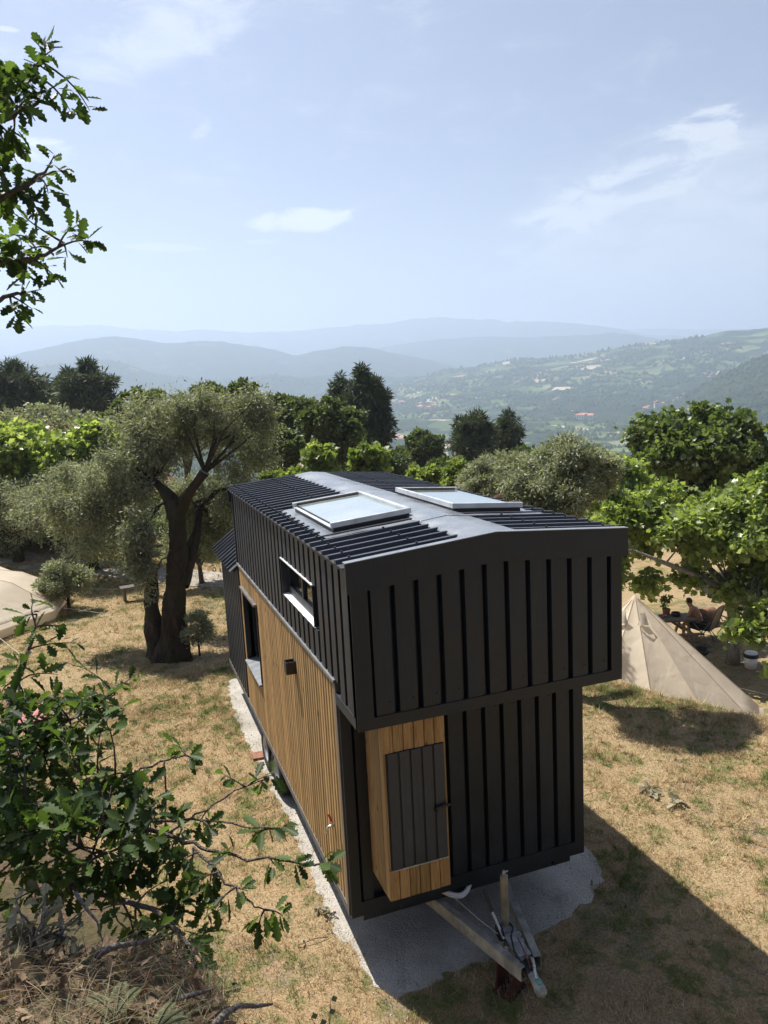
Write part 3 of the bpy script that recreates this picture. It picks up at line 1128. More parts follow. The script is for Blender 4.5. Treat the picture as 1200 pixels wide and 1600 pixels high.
win = empty('side_window', (0, 0, 0))
win.parent = house
part('jamb', MB().box(-0.05, 0.13, WY0 - 0.03, WY0, WZ0, WZ1), TRIM, win)
part('jamb', MB().box(-0.05, 0.13, WY1, WY1 + 0.03, WZ0, WZ1), TRIM, win)
part('hood', MB().box(-0.085, 0.10, WY0 - 0.035, WY1 + 0.035, WZ1 + 0.001, WZ1 + 0.035), simple('hood_metal', (0.10, 0.095, 0.09), 0.5, 0.2, 8), win)
sm = MB().prism([(-0.085, -0.01), (0.10, 0.03), (0.10, -0.02), (-0.085, -0.035)], (0, WY0 - 0.02, WZ0 - 0.012), (1, 0, 0), (0, 0, 1), (0, WY1 - WY0 + 0.04, 0))
part('sill', sm, simple('sill_metal', (0.16, 0.175, 0.19), 0.5, 0.2, 8), win)
fr = MB()
for a, b in ((WY0, WY0 + 0.05), ((WY0 + WY1) / 2 - 0.035, (WY0 + WY1) / 2 + 0.035), (WY1 - 0.05, WY1)):
    fr.box(0.085, 0.125, a + 0.001, b - 0.001, WZ0 + 0.012, WZ1 - 0.002)
fr.box(0.09, 0.12, WY0 + 0.05, WY1 - 0.05, WZ0 + 0.012, WZ0 + 0.07).box(0.09, 0.12, WY0 + 0.05, WY1 - 0.05, WZ1 - 0.06, WZ1 - 0.003)
part('frame', fr, TRIM, win)
for a, b in ((WY0 + 0.05, (WY0 + WY1) / 2 - 0.036), ((WY0 + WY1) / 2 + 0.036, WY1 - 0.05)):
    part('pane', MB().box(0.102, 0.108, a, b, WZ0 + 0.071, WZ1 - 0.061), GLASS, win)
part('room', MB().box(0.5, 0.52, 3.7, 5.5, 0.7, 2.8).box(0.13, 0.5, 3.7, 3.72, 0.7, 2.8).box(0.13, 0.5, 5.48, 5.5, 0.7, 2.8), DARKIN, win)

lamp = part('wall_lamp', MB().box(-0.036, -0.022, 1.66, 1.76, 2.42, 2.52), BLACK)
part('lamp_body', MB().box(-0.15, -0.141, 1.65, 1.77, 2.39, 2.53).box(-0.141, -0.036, 1.65, 1.659, 2.39, 2.53).box(-0.141, -0.036, 1.761, 1.77, 2.39, 2.53).box(-0.045, -0.036, 1.66, 1.76, 2.39, 2.53)
     .box(-0.141, -0.045, 1.659, 1.761, 2.43, 2.44), BLACK, lamp)
part('lamp_lens', MB().box(-0.115, -0.07, 1.685, 1.735, 2.441, 2.452), WHITE, lamp)
tap = part('garden_tap', MB().tube([(-0.02, 0.38, 1.27), (-0.075, 0.38, 1.27), (-0.10, 0.38, 1.265), (-0.115, 0.38, 1.235), (-0.115, 0.38, 1.20)], [0.013, 0.013, 0.013, 0.012, 0.011], 8)
           .tube([(-0.06, 0.38, 1.27), (-0.06, 0.38, 1.315)], 0.012, 8).tube([(-0.023, 0.38, 1.27), (-0.028, 0.38, 1.27)], 0.026, 10), BRASS, smooth=True)
part('tap_handle', MB().bar((-0.062, 0.375, 1.32), (-0.085, 0.40, 1.385), 0.02, 0.012).box(-0.07, -0.05, 0.37, 0.39, 1.316, 1.325), REDP, tap)

# --- loft: side wall of ribbed metal with a low window
LY0, LY1, LZ0, LZ1 = 0.62, 2.04, 3.22, 3.63
lw = MB()
lw.box(0.032, 0.09, OV + 0.03, LY0, ZL + 0.02, 4.06).box(0.032, 0.09, LY1, LB, ZL + 0.1, 4.06).box(0.032, 0.09, LY0, LY1, ZL + 0.1, LZ0).box(0.032, 0.09, LY0, LY1, LZ1, 4.06)
loft_side = part('loft_side_wall', lw, TRIM)
for k in range(29):
    y1 = OV + 0.07 + k * 0.208
    o_z = ZT + 0.014 if y1 + 0.208 > 0.05 else ZL + 0.10
    top = 4.055
    if y1 + 0.208 > LY0 + 0.03 and y1 < LY1 - 0.03:
        panel(loft_side, LZ0 - 0.01 - o_z, (0.004, y1, o_z), PI / 2)
        panel(loft_side, top - LZ1 - 0.015, (0.004, y1, LZ1 + 0.015), PI / 2)
    else:
        panel(loft_side, top - o_z, (0.004, y1, o_z), PI / 2)
part('bottom_trim', MB().box(-0.046, 0.006, OV - 0.040, -0.004, ZL - 0.004, ZL + 0.098), TRIM, loft_side)
part('corner_trim', MB().box(-0.047, 0.006, OV - 0.042, OV + 0.068, ZL + 0.099, 4.05), TRIM, loft_side)
part('corner_trim', MB().box(-0.047, 0.006, LB - 0.02, LB + 0.03, ZT + 0.014, 4.05), TRIM, loft_side)
lwin = empty('loft_window', (0, 0, 0))
lwin.parent = house
part('jamb', MB().box(-0.048, 0.13, LY0 - 0.012, LY0, LZ0, LZ1), TRIM, lwin)
part('jamb', MB().box(-0.048, 0.13, LY1, LY1 + 0.012, LZ0, LZ1), TRIM, lwin)
part('lintel', MB().box(-0.052, 0.13, LY0 - 0.014, LY1 + 0.014, LZ1 + 0.001, LZ1 + 0.014), WHITE, lwin)
part('sill', MB().prism([(-0.040, -0.006), (0.022, 0.010), (0.022, -0.004), (-0.040, -0.016)], (0, LY0 - 0.01, LZ0), (1, 0, 0), (0, 0, 1), (0, LY1 - LY0 + 0.02, 0)), WHITE, lwin)
fr = MB()
fr.box(0.022, 0.085, LY0 + 0.001, LY1 - 0.001, LZ0 + 0.013, LZ0 + 0.10).box(0.022, 0.085, LY0 + 0.001, LY1 - 0.001, LZ1 - 0.05, LZ1 - 0.001)
for a in (LY0 + 0.001, LY0 + 0.70, LY1 - 0.061):
    fr.box(0.026, 0.082, a, a + 0.06, LZ0 + 0.101, LZ1 - 0.051)
part('frame', fr, TRIM, lwin)
for a, b in ((LY0 + 0.062, LY0 + 0.699), (LY0 + 0.761, LY1 - 0.062)):
    part('pane', MB().box(0.05, 0.056, a, b, LZ0 + 0.101, LZ1 - 0.051), GLASS, lwin)
cu = MB()
for k in range(9):
    yy = LY1 - 0.30 + k * 0.032
    cu.add([(0.105 + 0.02 * (k % 2), yy, LZ0 - 0.05), (0.105 + 0.02 * ((k + 1) % 2), yy + 0.032, LZ0 - 0.05), (0.105 + 0.02 * ((k + 1) % 2), yy + 0.032, LZ1), (0.105 + 0.02 * (k % 2), yy, LZ1)], [(0, 1, 2, 3)])
part('curtain', cu, CURT, lwin)
part('loft_room', MB().box(1.2, 1.22, 0.1, 2.6, 2.9, 3.5).box(0.16, 1.2, 0.1, 2.6, 2.88, 2.90).box(0.16, 1.2, 0.08, 0.1, 2.9, 3.95), INTW, lwin)

# --- loft front
gz = lambda x: ZE + (ZR - ZE) * (1 - abs(x - 1.25) / 1.33)
front = part('loft_front_wall', MB().prism([(0.006, ZL + 0.02), (2.494, ZL + 0.02), (2.494, gz(2.494) - 0.06), (1.25, gz(1.25) - 0.06), (0.006, gz(0.006) - 0.06)], (0, OV + 0.034, 0), (1, 0, 0), (0, 0, 1), (0, 0.03, 0)), TRIM)
for k in range(11):
    x0 = 0.105 + k * 0.2105
    panel(front, gz(x0 + 0.1) - 0.19 - (ZL + 0.10), (x0, OV + 0.004, ZL + 0.10), 0, 0.2105)
for o_ in list(front.children):
    o_.scale = (1, -1, 1)
part('bottom_trim', MB().box(-0.046, 2.546, OV - 0.048, OV + 0.004, ZL - 0.004, ZL + 0.098), TRIM, front)
part('corner_trim', MB().box(-0.047, 0.10, OV - 0.050, OV + 0.034, ZL + 0.099, 3.99), TRIM, front)
part('corner_trim', MB().box(2.43, 2.547, OV - 0.050, OV + 0.034, ZL + 0.099, 3.99), TRIM, front)
part('loft_floor', MB().box(0.02, 2.48, OV + 0.005, 0.0, ZL, ZL + 0.019), TRIM)


def fascia(y0, y1, nm):
    p_ = [(-0.085, ZE - 0.222), (1.25, ZR - 0.222), (2.585, ZE - 0.222), (2.585, ZE + 0.030), (1.25, ZR + 0.030), (-0.085, ZE + 0.030)]
    m = MB()
    for i0, i1, i2, i3 in ((0, 1, 4, 5), (1, 2, 3, 4)):
        m.prism([p_[i0], p_[i1], p_[i2], p_[i3]], (0, y0, 0), (1, 0, 0), (0, 0, 1), (0, y1 - y0, 0))
    return part(nm, m, TRIM)


fascia(-0.712, -0.682, 'fascia')
fascia(LB + 0.075, LB + 0.10, 'rear_fascia')
part('gable_soffit', MB().prism([(-0.08, ZE - 0.10), (1.25, ZR - 0.10), (2.58, ZE - 0.10), (2.58, ZE - 0.03), (1.25, ZR - 0.03), (-0.08, ZE - 0.03)], (0, -0.67, 0), (1, 0, 0), (0, 0, 1), (0, 0.055, 0)), TRIM)

# --- lower front, ribbed metal and a larch cupboard with a metal door
low = part('front_wall', MB().box(0.0, W, 0.032, 0.06, ZB, ZL), TRIM)
CX0, CX1, CY, CZ0 = 0.205, 0.79, -0.52, 0.972
for x0 in (0.075,):
    o_ = panel(low, ZL - 0.69, (x0, 0.004, 0.69), 0, 0.15)
    o_.scale = (1, -1, 1)
for k in range(8):
    o_ = panel(low, ZL - 0.69, (CX1 + 0.022 + k * 0.2105 * 0.945, 0.004, 0.69), 0, 0.199)
    o_.scale = (1, -1, 1)
part('bottom_trim', MB().box(-0.03, W + 0.03, -0.048, 0.031, 0.545, 0.688), TRIM, low)
part('corner_trim', MB().box(-0.03, 0.07, -0.050, 0.006, 0.689, ZL - 0.005), TRIM, low)
part('corner_trim', MB().box(2.42, W + 0.03, -0.050, 0.03, 0.689, ZL - 0.005), TRIM, low)
scr = MB()
for k in range(8):
    x0 = CX1 + 0.022 + k * 0.199 + 0.012
    for z_ in (2.35, 1.55, 0.8):
        scr.tube([(x0 + 0.13, -0.036, z_), (x0 + 0.13, -0.047, z_)], 0.011, 6)
for k in range(11):
    x0 = 0.105 + k * 0.2105
    scr.tube([(x0 + 0.148, OV - 0.036, ZL + 0.2), (x0 + 0.148, OV - 0.047, ZL + 0.2)], 0.011, 6)
o_ = part('screw', scr, BLACK)
o_['kind'] = 'stuff'

cup = part('cupboard', MB().box(CX0 + 0.02, CX1 - 0.02, CY + 0.025, 0.0, CZ0 + 0.01, ZL - 0.002), DARKIN)


def board(poly_o, ux, uz, wd, h, th, nrm):
    e = 0.004
    m = MB().prism([(e, 0), (wd - e, 0), (wd, e), (wd, th), (0, th), (0, e)], poly_o, ux, [-c for c in nrm], [c * h for c in uz])
    return part('board', m, BOARD, cup)


DX0, DX1, DZ0, DZ1 = 0.232, 0.772, 1.265, 2.36
for k in range(6):
    wd = (CX1 - CX0) / 6
    x0 = CX0 + k * wd
    board((x0, CY - random.uniform(0, 0.007), DZ1 + 0.004), (1, 0, 0), (0, 0, 1), wd - 0.006, ZL - 0.004 - DZ1 - 0.004, 0.022, (0, -1, 0))
    board((x0, CY - random.uniform(0, 0.007), CZ0), (1, 0, 0), (0, 0, 1), wd - 0.006, DZ0 - CZ0 - 0.004, 0.022, (0, -1, 0))
board((CX0, CY, DZ0), (1, 0, 0), (0, 0, 1), DX0 - CX0 - 0.004, DZ1 - DZ0, 0.022, (0, -1, 0))
board((DX1 + 0.004, CY, DZ0), (1, 0, 0), (0, 0, 1), CX1 - DX1 - 0.006, DZ1 - DZ0, 0.022, (0, -1, 0))
nb = 5
for k in range(nb):
    wd = (0.0 - CY) / nb
    board((CX0 - random.uniform(0, 0.004), CY + 0.001 + k * wd + wd - 0.003, CZ0 - random.uniform(0, 0.006)), (0, -1, 0), (0, 0, 1), wd - 0.007, ZL - 0.004 - CZ0, 0.020, (-1, 0, 0))
    board((CX1 + random.uniform(0, 0.003), CY + 0.001 + k * wd, CZ0), (0, 1, 0), (0, 0, 1), wd - 0.007, ZL - 0.004 - CZ0, 0.020, (1, 0, 0))
DOORM = mk_metal('door_metal', (0.034, 0.040, 0.048), 0.4)
door = part('cupboard_door', MB().box(DX0, DX1, CY - 0.004, CY + 0.02, DZ0, DZ1), TRIM)
dp = MB().prism([(0, 0), (0.094, 0), (0.091, 0.011), (0.003, 0.011)], (0, 0, 0), (1, 0, 0), (0, -1, 0), (0, 0, DZ1 - DZ0 - 0.004)).mesh('door_panel', DOORM)
for k in range(5):
    inst('door_panel', dp, door, (DX0 + 0.008 + k * 0.108, CY - 0.0045, DZ0 + 0.002))
part('hem', MB().box(DX0 - 0.003, DX1 + 0.003, CY - 0.017, CY - 0.005, DZ0 - 0.008, DZ0 + 0.0015), ZINC, door)
part('latch', MB().bar((0.66, CY - 0.035, 1.77), (0.80, CY - 0.035, 1.78), 0.018, 0.022).tube([(0.665, CY - 0.016, 1.755), (0.665, CY - 0.05, 1.745)], 0.012, 8).box(0.715, 0.74, CY - 0.03, CY - 0.016, 1.755, 1.795), BLACK, door)

# --- other walls, plain
part('right_wall', MB().box(W - 0.06, W, 0.07, YR, ZB, ZL + 0.1).box(W - 0.06, W, OV + 0.07, LB, ZL + 0.1, 4.05), ANTH)
part('loft_rear_wall', MB().prism([(0.07, 2.8), (2.43, 2.8), (2.43, 4.04), (1.25, 4.13), (0.07, 4.04)], (0, LB - 0.03, 0), (1, 0, 0), (0, 0, 1), (0, 0.05, 0)), ANTH)

# --- main roof
roof = part('roof', MB().prism([(-0.06, ZE - 0.07), (1.25, ZR - 0.07), (2.56, ZE - 0.07), (2.56, ZE - 0.02), (1.25, ZR - 0.02), (-0.06, ZE - 0.02)], (0, -0.60, 0), (1, 0, 0), (0, 0, 1), (0, 6.22, 0)), TRIM)
sa = math.atan2(ZR - ZE, 1.33)
rp_mesh = {}


def roof_panel(parent, L, o, flip, ang, mat=ROOFM, pitch=0.208, nm='roof_panel'):
    k = (round(L, 3), flip, round(ang, 4), mat.name)
    if k not in rp_mesh:
        ux = (0, 1, 0)
        d_ = np.array([math.cos(ang) * (-1 if flip else 1), 0, math.sin(ang)])
        uz = np.array([-math.sin(ang) * (-1 if flip else 1), 0, math.cos(ang)])
        prf = [(0, 0), (pitch * 0.70, 0), (pitch * 0.76, 0.036), (pitch * 0.92, 0.036), (pitch * 0.985, 0), (pitch, 0), (pitch, -0.003), (0, -0.003)]
        m = MB()
        m.prism(prf, (0, 0, 0), ux, uz, d_ * L)
        rp_mesh[k] = m.mesh(nm, mat)
    return inst(nm, rp_mesh[k], parent, o)


SY0, SY1 = 0.50, 2.48
for k in range(30):
    y0 = -0.655 + k * 0.209
    stub = (y0 + 0.1 > SY0 and y0 + 0.1 < SY1)
    L = 0.21 if stub else 1.16
    roof_panel(roof, L, (-0.10, y0, ZE - 0.012), False, sa)
    roof_panel(roof, L, (2.60, y0, ZE - 0.012), True, sa)
rs = MB()
for k in range(30):
    y0 = -0.655 + k * 0.209 + 0.175
    for x0 in (0.02, 0.62):
        for sx in (1, -1):
            xx = x0 if sx == 1 else 2.5 - x0
            if x0 > 0.3 and SY0 < y0 < SY1:
                continue
            zz = ZE + 0.025 + (x0 + 0.10) * math.tan(sa)
            rs.tube([(xx, y0, zz), (xx, y0, zz + 0.012)], 0.011, 6)
o_ = part('roof_screw', rs, BLACK)
o_['kind'] = 'stuff'
cap = MB()
for (ya, yb) in ((-0.655, 0.30), (0.305, 2.60), (2.605, LB + 0.10)):
    lift = 0.032 if ya < 0.3 or ya > 2.6 else 0.036
    xs = [0.98, 1.0, 1.25, 1.5, 1.52]
    zs = [gz(0.98) + lift - 0.028, gz(1.0) + lift - 0.004, gz(1.25) + lift + 0.002, gz(1.5) + lift - 0.004, gz(1.52) + lift - 0.028]
    ny_ = 14
    b_ = len(cap.v)
    for j in range(ny_ + 1):
        yy = ya + (yb - ya) * j / ny_
        for x_, z_ in zip(xs, zs):
            cap.v.append((x_, yy, z_ + 0.004 * (vnoise(np.array([x_ * 3.1 + 5]), np.array([yy * 3.7]), 3)[0] - 0.5)))
    for j in range(ny_):
        for i in range(4):
            a = b_ + j * 5 + i
            cap.f.append((a, a + 1, a + 6, a + 5))
part('ridge_cap', cap, FLASH, smooth=True)
fl = MB()
for sx in (0, 1):
    X_ = [0.08, 0.2, 0.45, 0.7, 0.97] if sx == 0 else [1.53, 1.8, 2.05, 2.3, 2.42]
    ny_ = 12
    b_ = len(fl.v)
    for j in range(ny_ + 1):
        yy = SY0 - 0.06 + (SY1 + 0.06 - SY0) * j / ny_
        for x_ in X_:
            fl.v.append((x_, yy, gz(x_) + 0.014 + 0.010 * (vnoise(np.array([x_ * 4.0]), np.array([yy * 4.0]), 5)[0] - 0.5)))
    for j in range(ny_):
        for i in range(4):
            a = b_ + j * 5 + i
            fl.f.append((a, a + 1, a + 6, a + 5))
part('roof_flashing', fl, FLASH, smooth=True)
for x0, x1 in ((-0.088, 1.2499), (1.2501, 2.588)):
    part('verge_flashing', MB().prism([(x0, gz(x0) + 0.032), (x1, gz(x1) + 0.032), (x1, gz(x1) + 0.038), (x0, gz(x0) + 0.038)], (0, -0.716, 0), (1, 0, 0), (0, 0, 1), (0, 0.075, 0)), FLASH)
DARKREV = simple('brown_reveal', (0.10, 0.085, 0.07), 0.6, 0.2, 8)


def skylight(x0, x1, y0, y1):
    ang = sa if x0 < 1.25 else -sa
    ux = np.array([math.cos(ang), 0, math.sin(ang)])
    uz = np.array([-math.sin(ang), 0, math.cos(ang)])
    xm = (x0 + x1) / 2
    o = np.array([xm, 0, gz(xm) + 0.02])
    hw = (x1 - x0) / 2

    def bx(m, a0, a1, b0, b1, c0, c1):
        vs = []
        for c in (c0, c1):
            for (a, b) in ((a0, b0), (a1, b0), (a1, b1), (a0, b1)):
                vs.append(o + ux * a + uz * c + np.array([0, b, 0]))
        return m.add(vs, [(3, 2, 1, 0), (4, 5, 6, 7), (0, 1, 5, 4), (1, 2, 6, 5), (2, 3, 7, 6), (3, 0, 4, 7)])
    s = part('skylight', bx(MB(), -hw + 0.02, hw - 0.02, y0 + 0.02, y1 - 0.02, -0.02, 0.035), BLACK)
    t_, b_, fwid = 0.088, 0.034, 0.042
    part('frame_bar', bx(MB(), -hw, hw, y0, y0 + fwid, b_, t_), ALU, s, 0.004)
    part('frame_bar', bx(MB(), -hw, hw, y1 - fwid, y1, b_, t_), ALU, s, 0.004)
    for sg in (-1, 1):
        low_ = (sg == -1) == (x0 < 1.25)            # the bar on the eaves side lies lower
        a0, a1 = (-hw, -hw + fwid) if sg < 0 else (hw - fwid, hw)
        part('frame_bar', bx(MB(), a0, a1, y0 + fwid + 0.001, y1 - fwid - 0.001, b_, t_ - (0.045 if low_ else 0.0)), ALU, s, 0.004)
    part('reveal', bx(MB(), -hw + fwid + 0.001, hw - fwid - 0.001, y0 + fwid + 0.001, y0 + fwid + 0.012, 0.057, 0.083), DARKREV, s)
    part('reveal', bx(MB(), -hw + fwid + 0.001, hw - fwid - 0.001, y1 - fwid - 0.012, y1 - fwid - 0.001, 0.057, 0.083), DARKREV, s)
    part('pane', bx(MB(), -hw + fwid + 0.013, hw - fwid - 0.002, y0 + fwid + 0.013, y1 - fwid - 0.013, 0.042, 0.056), SKYGLASS, s)
    return s


skylight(0.20, 1.04, 0.66, 2.32)
skylight(1.48, 2.30, 0.66, 2.32)

# --- rear section with its lower, steeper roof
rear = part('rear_wall', MB().box(0.032, 0.09, LB + 0.03, YR, ZB, 2.80), TRIM)
for k in range(10):
    panel(rear, 2.76 - 0.63, (0.004, LB + 0.03 + k * 0.2085, 0.63), PI / 2)
part('end_wall', MB().prism([(0.07, ZB), (W - 0.07, ZB), (W - 0.07, 2.8), (1.25, 3.72), (0.07, 2.8)], (0, YR - 0.05, 0), (1, 0, 0), (0, 0, 1), (0, 0.05, 0)), ANTH)
ra = math.atan(0.742)
rr_ = part('rear_roof', MB().prism([(-0.12, 2.72), (1.25, 3.74), (2.62, 2.72), (2.62, 2.76), (1.25, 3.78), (-0.12, 2.76)], (0, LB + 0.04, 0), (1, 0, 0), (0, 0, 1), (0, YR - LB, 0)), TRIM)
for k in range(10):
    roof_panel(rr_, 1.74, (-0.165, LB + 0.045 + k * 0.2085, 2.745), False, ra)
    roof_panel(rr_, 1.74, (2.665, LB + 0.045 + k * 0.2085, 2.745), True, ra)
part('rear_ridge', MB().prism([(1.09, 3.70), (1.25, 3.83), (1.41, 3.70), (1.41, 3.73), (1.25, 3.86), (1.09, 3.73)], (0, LB + 0.04, 0), (1, 0, 0), (0, 0, 1), (0, YR - LB + 0.05, 0)), FLASH)

# --- running gear and drawbar
tyre_m = MB().lathe([(0.185, -0.085), (0.205, -0.098), (0.27, -0.105), (0.305, -0.09), (0.312, -0.05), (0.305, -0.04), (0.312, -0.03), (0.306, -0.005), (0.306, 0.005), (0.312, 0.03), (0.305, 0.04), (0.312, 0.05), (0.305, 0.09), (0.27, 0.105), (0.205, 0.098), (0.185, 0.085)], n=36, axis='x').mesh('tyre', RUBBER, True)
rim_mb = MB().lathe([(0.0, -0.05), (0.06, -0.05), (0.065, -0.035), (0.10, -0.03), (0.155, -0.045), (0.175, -0.08), (0.19, -0.092), (0.19, -0.08), (0.18, 0.08)], n=28, axis='x')
for k in range(5):
    a = 2 * PI * k / 5
    rim_mb.tube([(-0.03, 0.085 * math.cos(a), 0.085 * math.sin(a)), (-0.052, 0.085 * math.cos(a), 0.085 * math.sin(a))], 0.012, 6)
rim_m = rim_mb.mesh('rim', RIMM, True)
for (xx, rz) in ((0.066, 0.0), (2.434, PI)):
    for yy in (3.52, 4.30):
        wh = bpy.data.objects.new('wheel', MB().lathe([(0.0, -0.03), (0.09, -0.03), (0.11, 0.05), (0.0, 0.05)], n=18, axis='x').mesh('wheel', BLACK))
        COL.objects.link(wh)
        wh.parent = house
        wh.location = (xx, yy, 0.318)
        wh.rotation_euler = (0, 0, rz)
        inst('tyre', tyre_m, wh)
        inst('rim', rim_m, wh)
for ya_ in (3.52, 4.30):
    part('axle', MB().tube([(0.2, ya_, 0.32), (2.3, ya_, 0.32)], 0.035, 8), BLACK)

BEAMM = simple('galvanised_beam', (0.42, 0.40, 0.34), 0.5, 0.3, 9, 0.2)
for a, b in (((0.80, 0.34, 0.365), (1.20, -1.09, 0.365)), ((1.70, 0.34, 0.365), (1.38, -1.02, 0.365))):
    a, b = np.array(a), np.array(b)
    d_ = (b - a) / np.linalg.norm(b - a)
    x_ = np.cross(d_, (0, 0, 1))
    m = MB()                                        # hollow box section with 5 mm walls
    hw, hh, th = 0.034, 0.062, 0.006
    for (u0_, u1_, v0_, v1_) in ((-hw, hw, hh - th, hh), (-hw, hw, -hh, -hh + th), (-hw, -hw + th, -hh + th, hh - th), (hw - th, hw, -hh + th, hh - th)):
        m.prism([(u0_, v0_), (u1_, v0_), (u1_, v1_), (u0_, v1_)], a, x_, (0, 0, 1), b - a)
    part('drawbar_beam', m, BEAMM)
bolts = MB()
for q in ((1.165, -0.84), (1.345, -0.80), (1.36, -0.72), (0.86, 0.12)):
    bolts.tube([(q[0], q[1], 0.428), (q[0], q[1], 0.452)], 0.017, 6).tube([(q[0], q[1], 0.428), (q[0], q[1], 0.434)], 0.028, 10)
o_ = part('drawbar_bolt', bolts, ZINC)
o_['kind'] = 'stuff'
jack = part('jack_post', MB().tube([(1.29, -0.60, 0.40), (1.29, -0.60, 0.97)], 0.037, 16).tube([(1.29, -0.60, 0.97), (1.29, -0.60, 0.985)], [0.037, 0.02], 16), simple('jack_zinc', (0.27, 0.255, 0.19), 0.5, 0.3, 9, 0.2), smooth=False)
part('cap_nut', MB().tube([(1.29, -0.60, 0.986), (1.29, -0.60, 1.02)], 0.014, 6).tube([(1.29, -0.61, 1.008), (1.33, -0.60, 1.008)], 0.008, 6), ZINC, jack)
part('clamp_plate', MB().box(1.225, 1.355, -0.685, -0.655, 0.30, 0.47).box(1.225, 1.355, -0.655, -0.56, 0.455, 0.47).box(1.335, 1.355, -0.80, -0.685, 0.34, 0.44), ZINC, jack)
cpl = part('coupling_tube', MB().tube([(1.285, -0.66, 0.40), (1.275, -0.95, 0.395), (1.26, -1.02, 0.395)], 0.040, 14), ZINC)
part('mount_plate', MB().bar((1.285, -0.70, 0.452), (1.262, -1.0, 0.452), 0.13, 0.012), ZINC, cpl)
bl = MB().lathe([(0.046 + (0.008 if k % 2 else 0), -k * 0.014) for k in range(11)], n=16)
for i, q in enumerate(bl.v):
    bl.v[i] = (1.262 + q[0] + q[2] * 0.10, -1.015 + q[2], 0.395 + q[1])
part('bellows', bl, BLACK, cpl, smooth=True)
hd = MB().tube([(1.243, -1.16, 0.395), (1.238, -1.22, 0.395), (1.235, -1.26, 0.39), (1.232, -1.30, 0.375), (1.230, -1.345, 0.365), (1.229, -1.368, 0.362)], [0.038, 0.040, 0.044, 0.050, 0.046, 0.024], 16)
part('coupling_head', hd, MINT, smooth=True)
part('head_insert', MB().box(1.212, 1.252, -1.315, -1.255, 0.424, 0.438), simple('mint_sticker', (0.16, 0.38, 0.33), 0.5, 0.3, 20))
part('coupling_handle', MB().tube([(1.238, -1.25, 0.43), (1.245, -1.20, 0.475), (1.275, -1.13, 0.49), (1.30, -1.06, 0.455)], 0.012, 8).bar((1.26, -1.17, 0.492), (1.30, -1.06, 0.468), 0.026, 0.012), ALU)
brk = part('handbrake_lever', MB().bar((1.20, -0.74, 0.45), (1.145, -0.60, 0.68), 0.022, 0.010), ZINC)
part('grip', MB().tube([(1.152, -0.615, 0.655), (1.115, -0.53, 0.83)], 0.016, 8), BLACK, brk)
part('ratchet', MB().lathe([(0.0, -0.012), (0.075, -0.012), (0.075, 0.012), (0.0, 0.012)], (1.20, -0.66, 0.46), 18, 'x'), BLACK, brk)
part('brake_cable', MB().tube([(1.0, -0.10, 0.50), (1.10, -0.45, 0.47), (1.18, -0.66, 0.45)], 0.004, 5), ROPE)
part('black_cable', MB().tube([(1.335, -0.55, 0.47), (1.32, -0.70, 0.50), (1.24, -0.80, 0.51), (1.19, -0.95, 0.48), (1.20, -1.05, 0.45), (1.27, -1.10, 0.44), (1.33, -1.04, 0.44), (1.335, -0.85, 0.45)], 0.009, 6), BLACK, smooth=True)
part('red_cable', MB().tube([(1.36, -0.62, 0.43), (1.31, -0.82, 0.462), (1.275, -1.0, 0.46), (1.245, -1.12, 0.45), (1.22, -1.17, 0.38), (1.20, -1.18, 0.28)], 0.005, 5), REDW, smooth=True)
hose = MB()
for k, zz in enumerate((0.535, 0.515)):
    pts_ = [(0.90 + 0.36 * q, 0.06 - 0.14 * math.sin(PI * q) - 0.01 * k, zz - 0.035 * math.sin(PI * q)) for q in np.linspace(0, 1, 15)]
    hose.tube(pts_, 0.017, 8)
part('white_hose', hose, WHITE, smooth=True)
part('steady_leg', MB().box(2.18, 2.27, -0.01, 0.04, 0.47, 0.544), BLACK)
part('steady_leg', MB().box(0.30, 0.36, -0.01, 0.04, 0.47, 0.544), BLACK)
part('drain_pipe', MB().tube([(0.48, -0.02, 0.50), (0.48, -0.02, 0.535)], 0.018, 8), BLACK)

blk = empty('support_block', (1.20, -0.82, 0.0), 'rusty red steel prop under the drawbar of the black tiny house', 'prop', rz=0.5)
MB().box(-0.13, 0.13, -0.10, 0.10, 0.0, 0.02).build('base_plate', RUST, blk)
MB().prism([(-0.11, 0.021), (0.11, 0.021), (0.07, 0.27), (-0.07, 0.27)], (0, -0.085, 0), (1, 0, 0), (0, 0, 1), (0, 0.012, 0)).build('side_plate', RUST, blk)
MB().prism([(-0.11, 0.021), (0.11, 0.021), (0.07, 0.27), (-0.07, 0.27)], (0, 0.073, 0), (1, 0, 0), (0, 0, 1), (0, 0.012, 0)).build('side_plate', RUST, blk)
MB().box(-0.075, 0.075, -0.09, 0.09, 0.271, 0.30).build('top_plate', RUST, blk)
tl = empty('terracotta_tile', (-0.075, 4.72, 0.03), 'small terracotta tile lying on the pale pad beside the trailer wheels', 'tile')
part('tile_slab', MB().prism([(-0.10, -0.11), (0.09, -0.12), (0.10, 0.10), (-0.09, 0.11)], (0, 0, -0.017), (1, 0, 0), (0, 1, 0), (0, 0, 0.03)), TERRA, tl, 0.003)

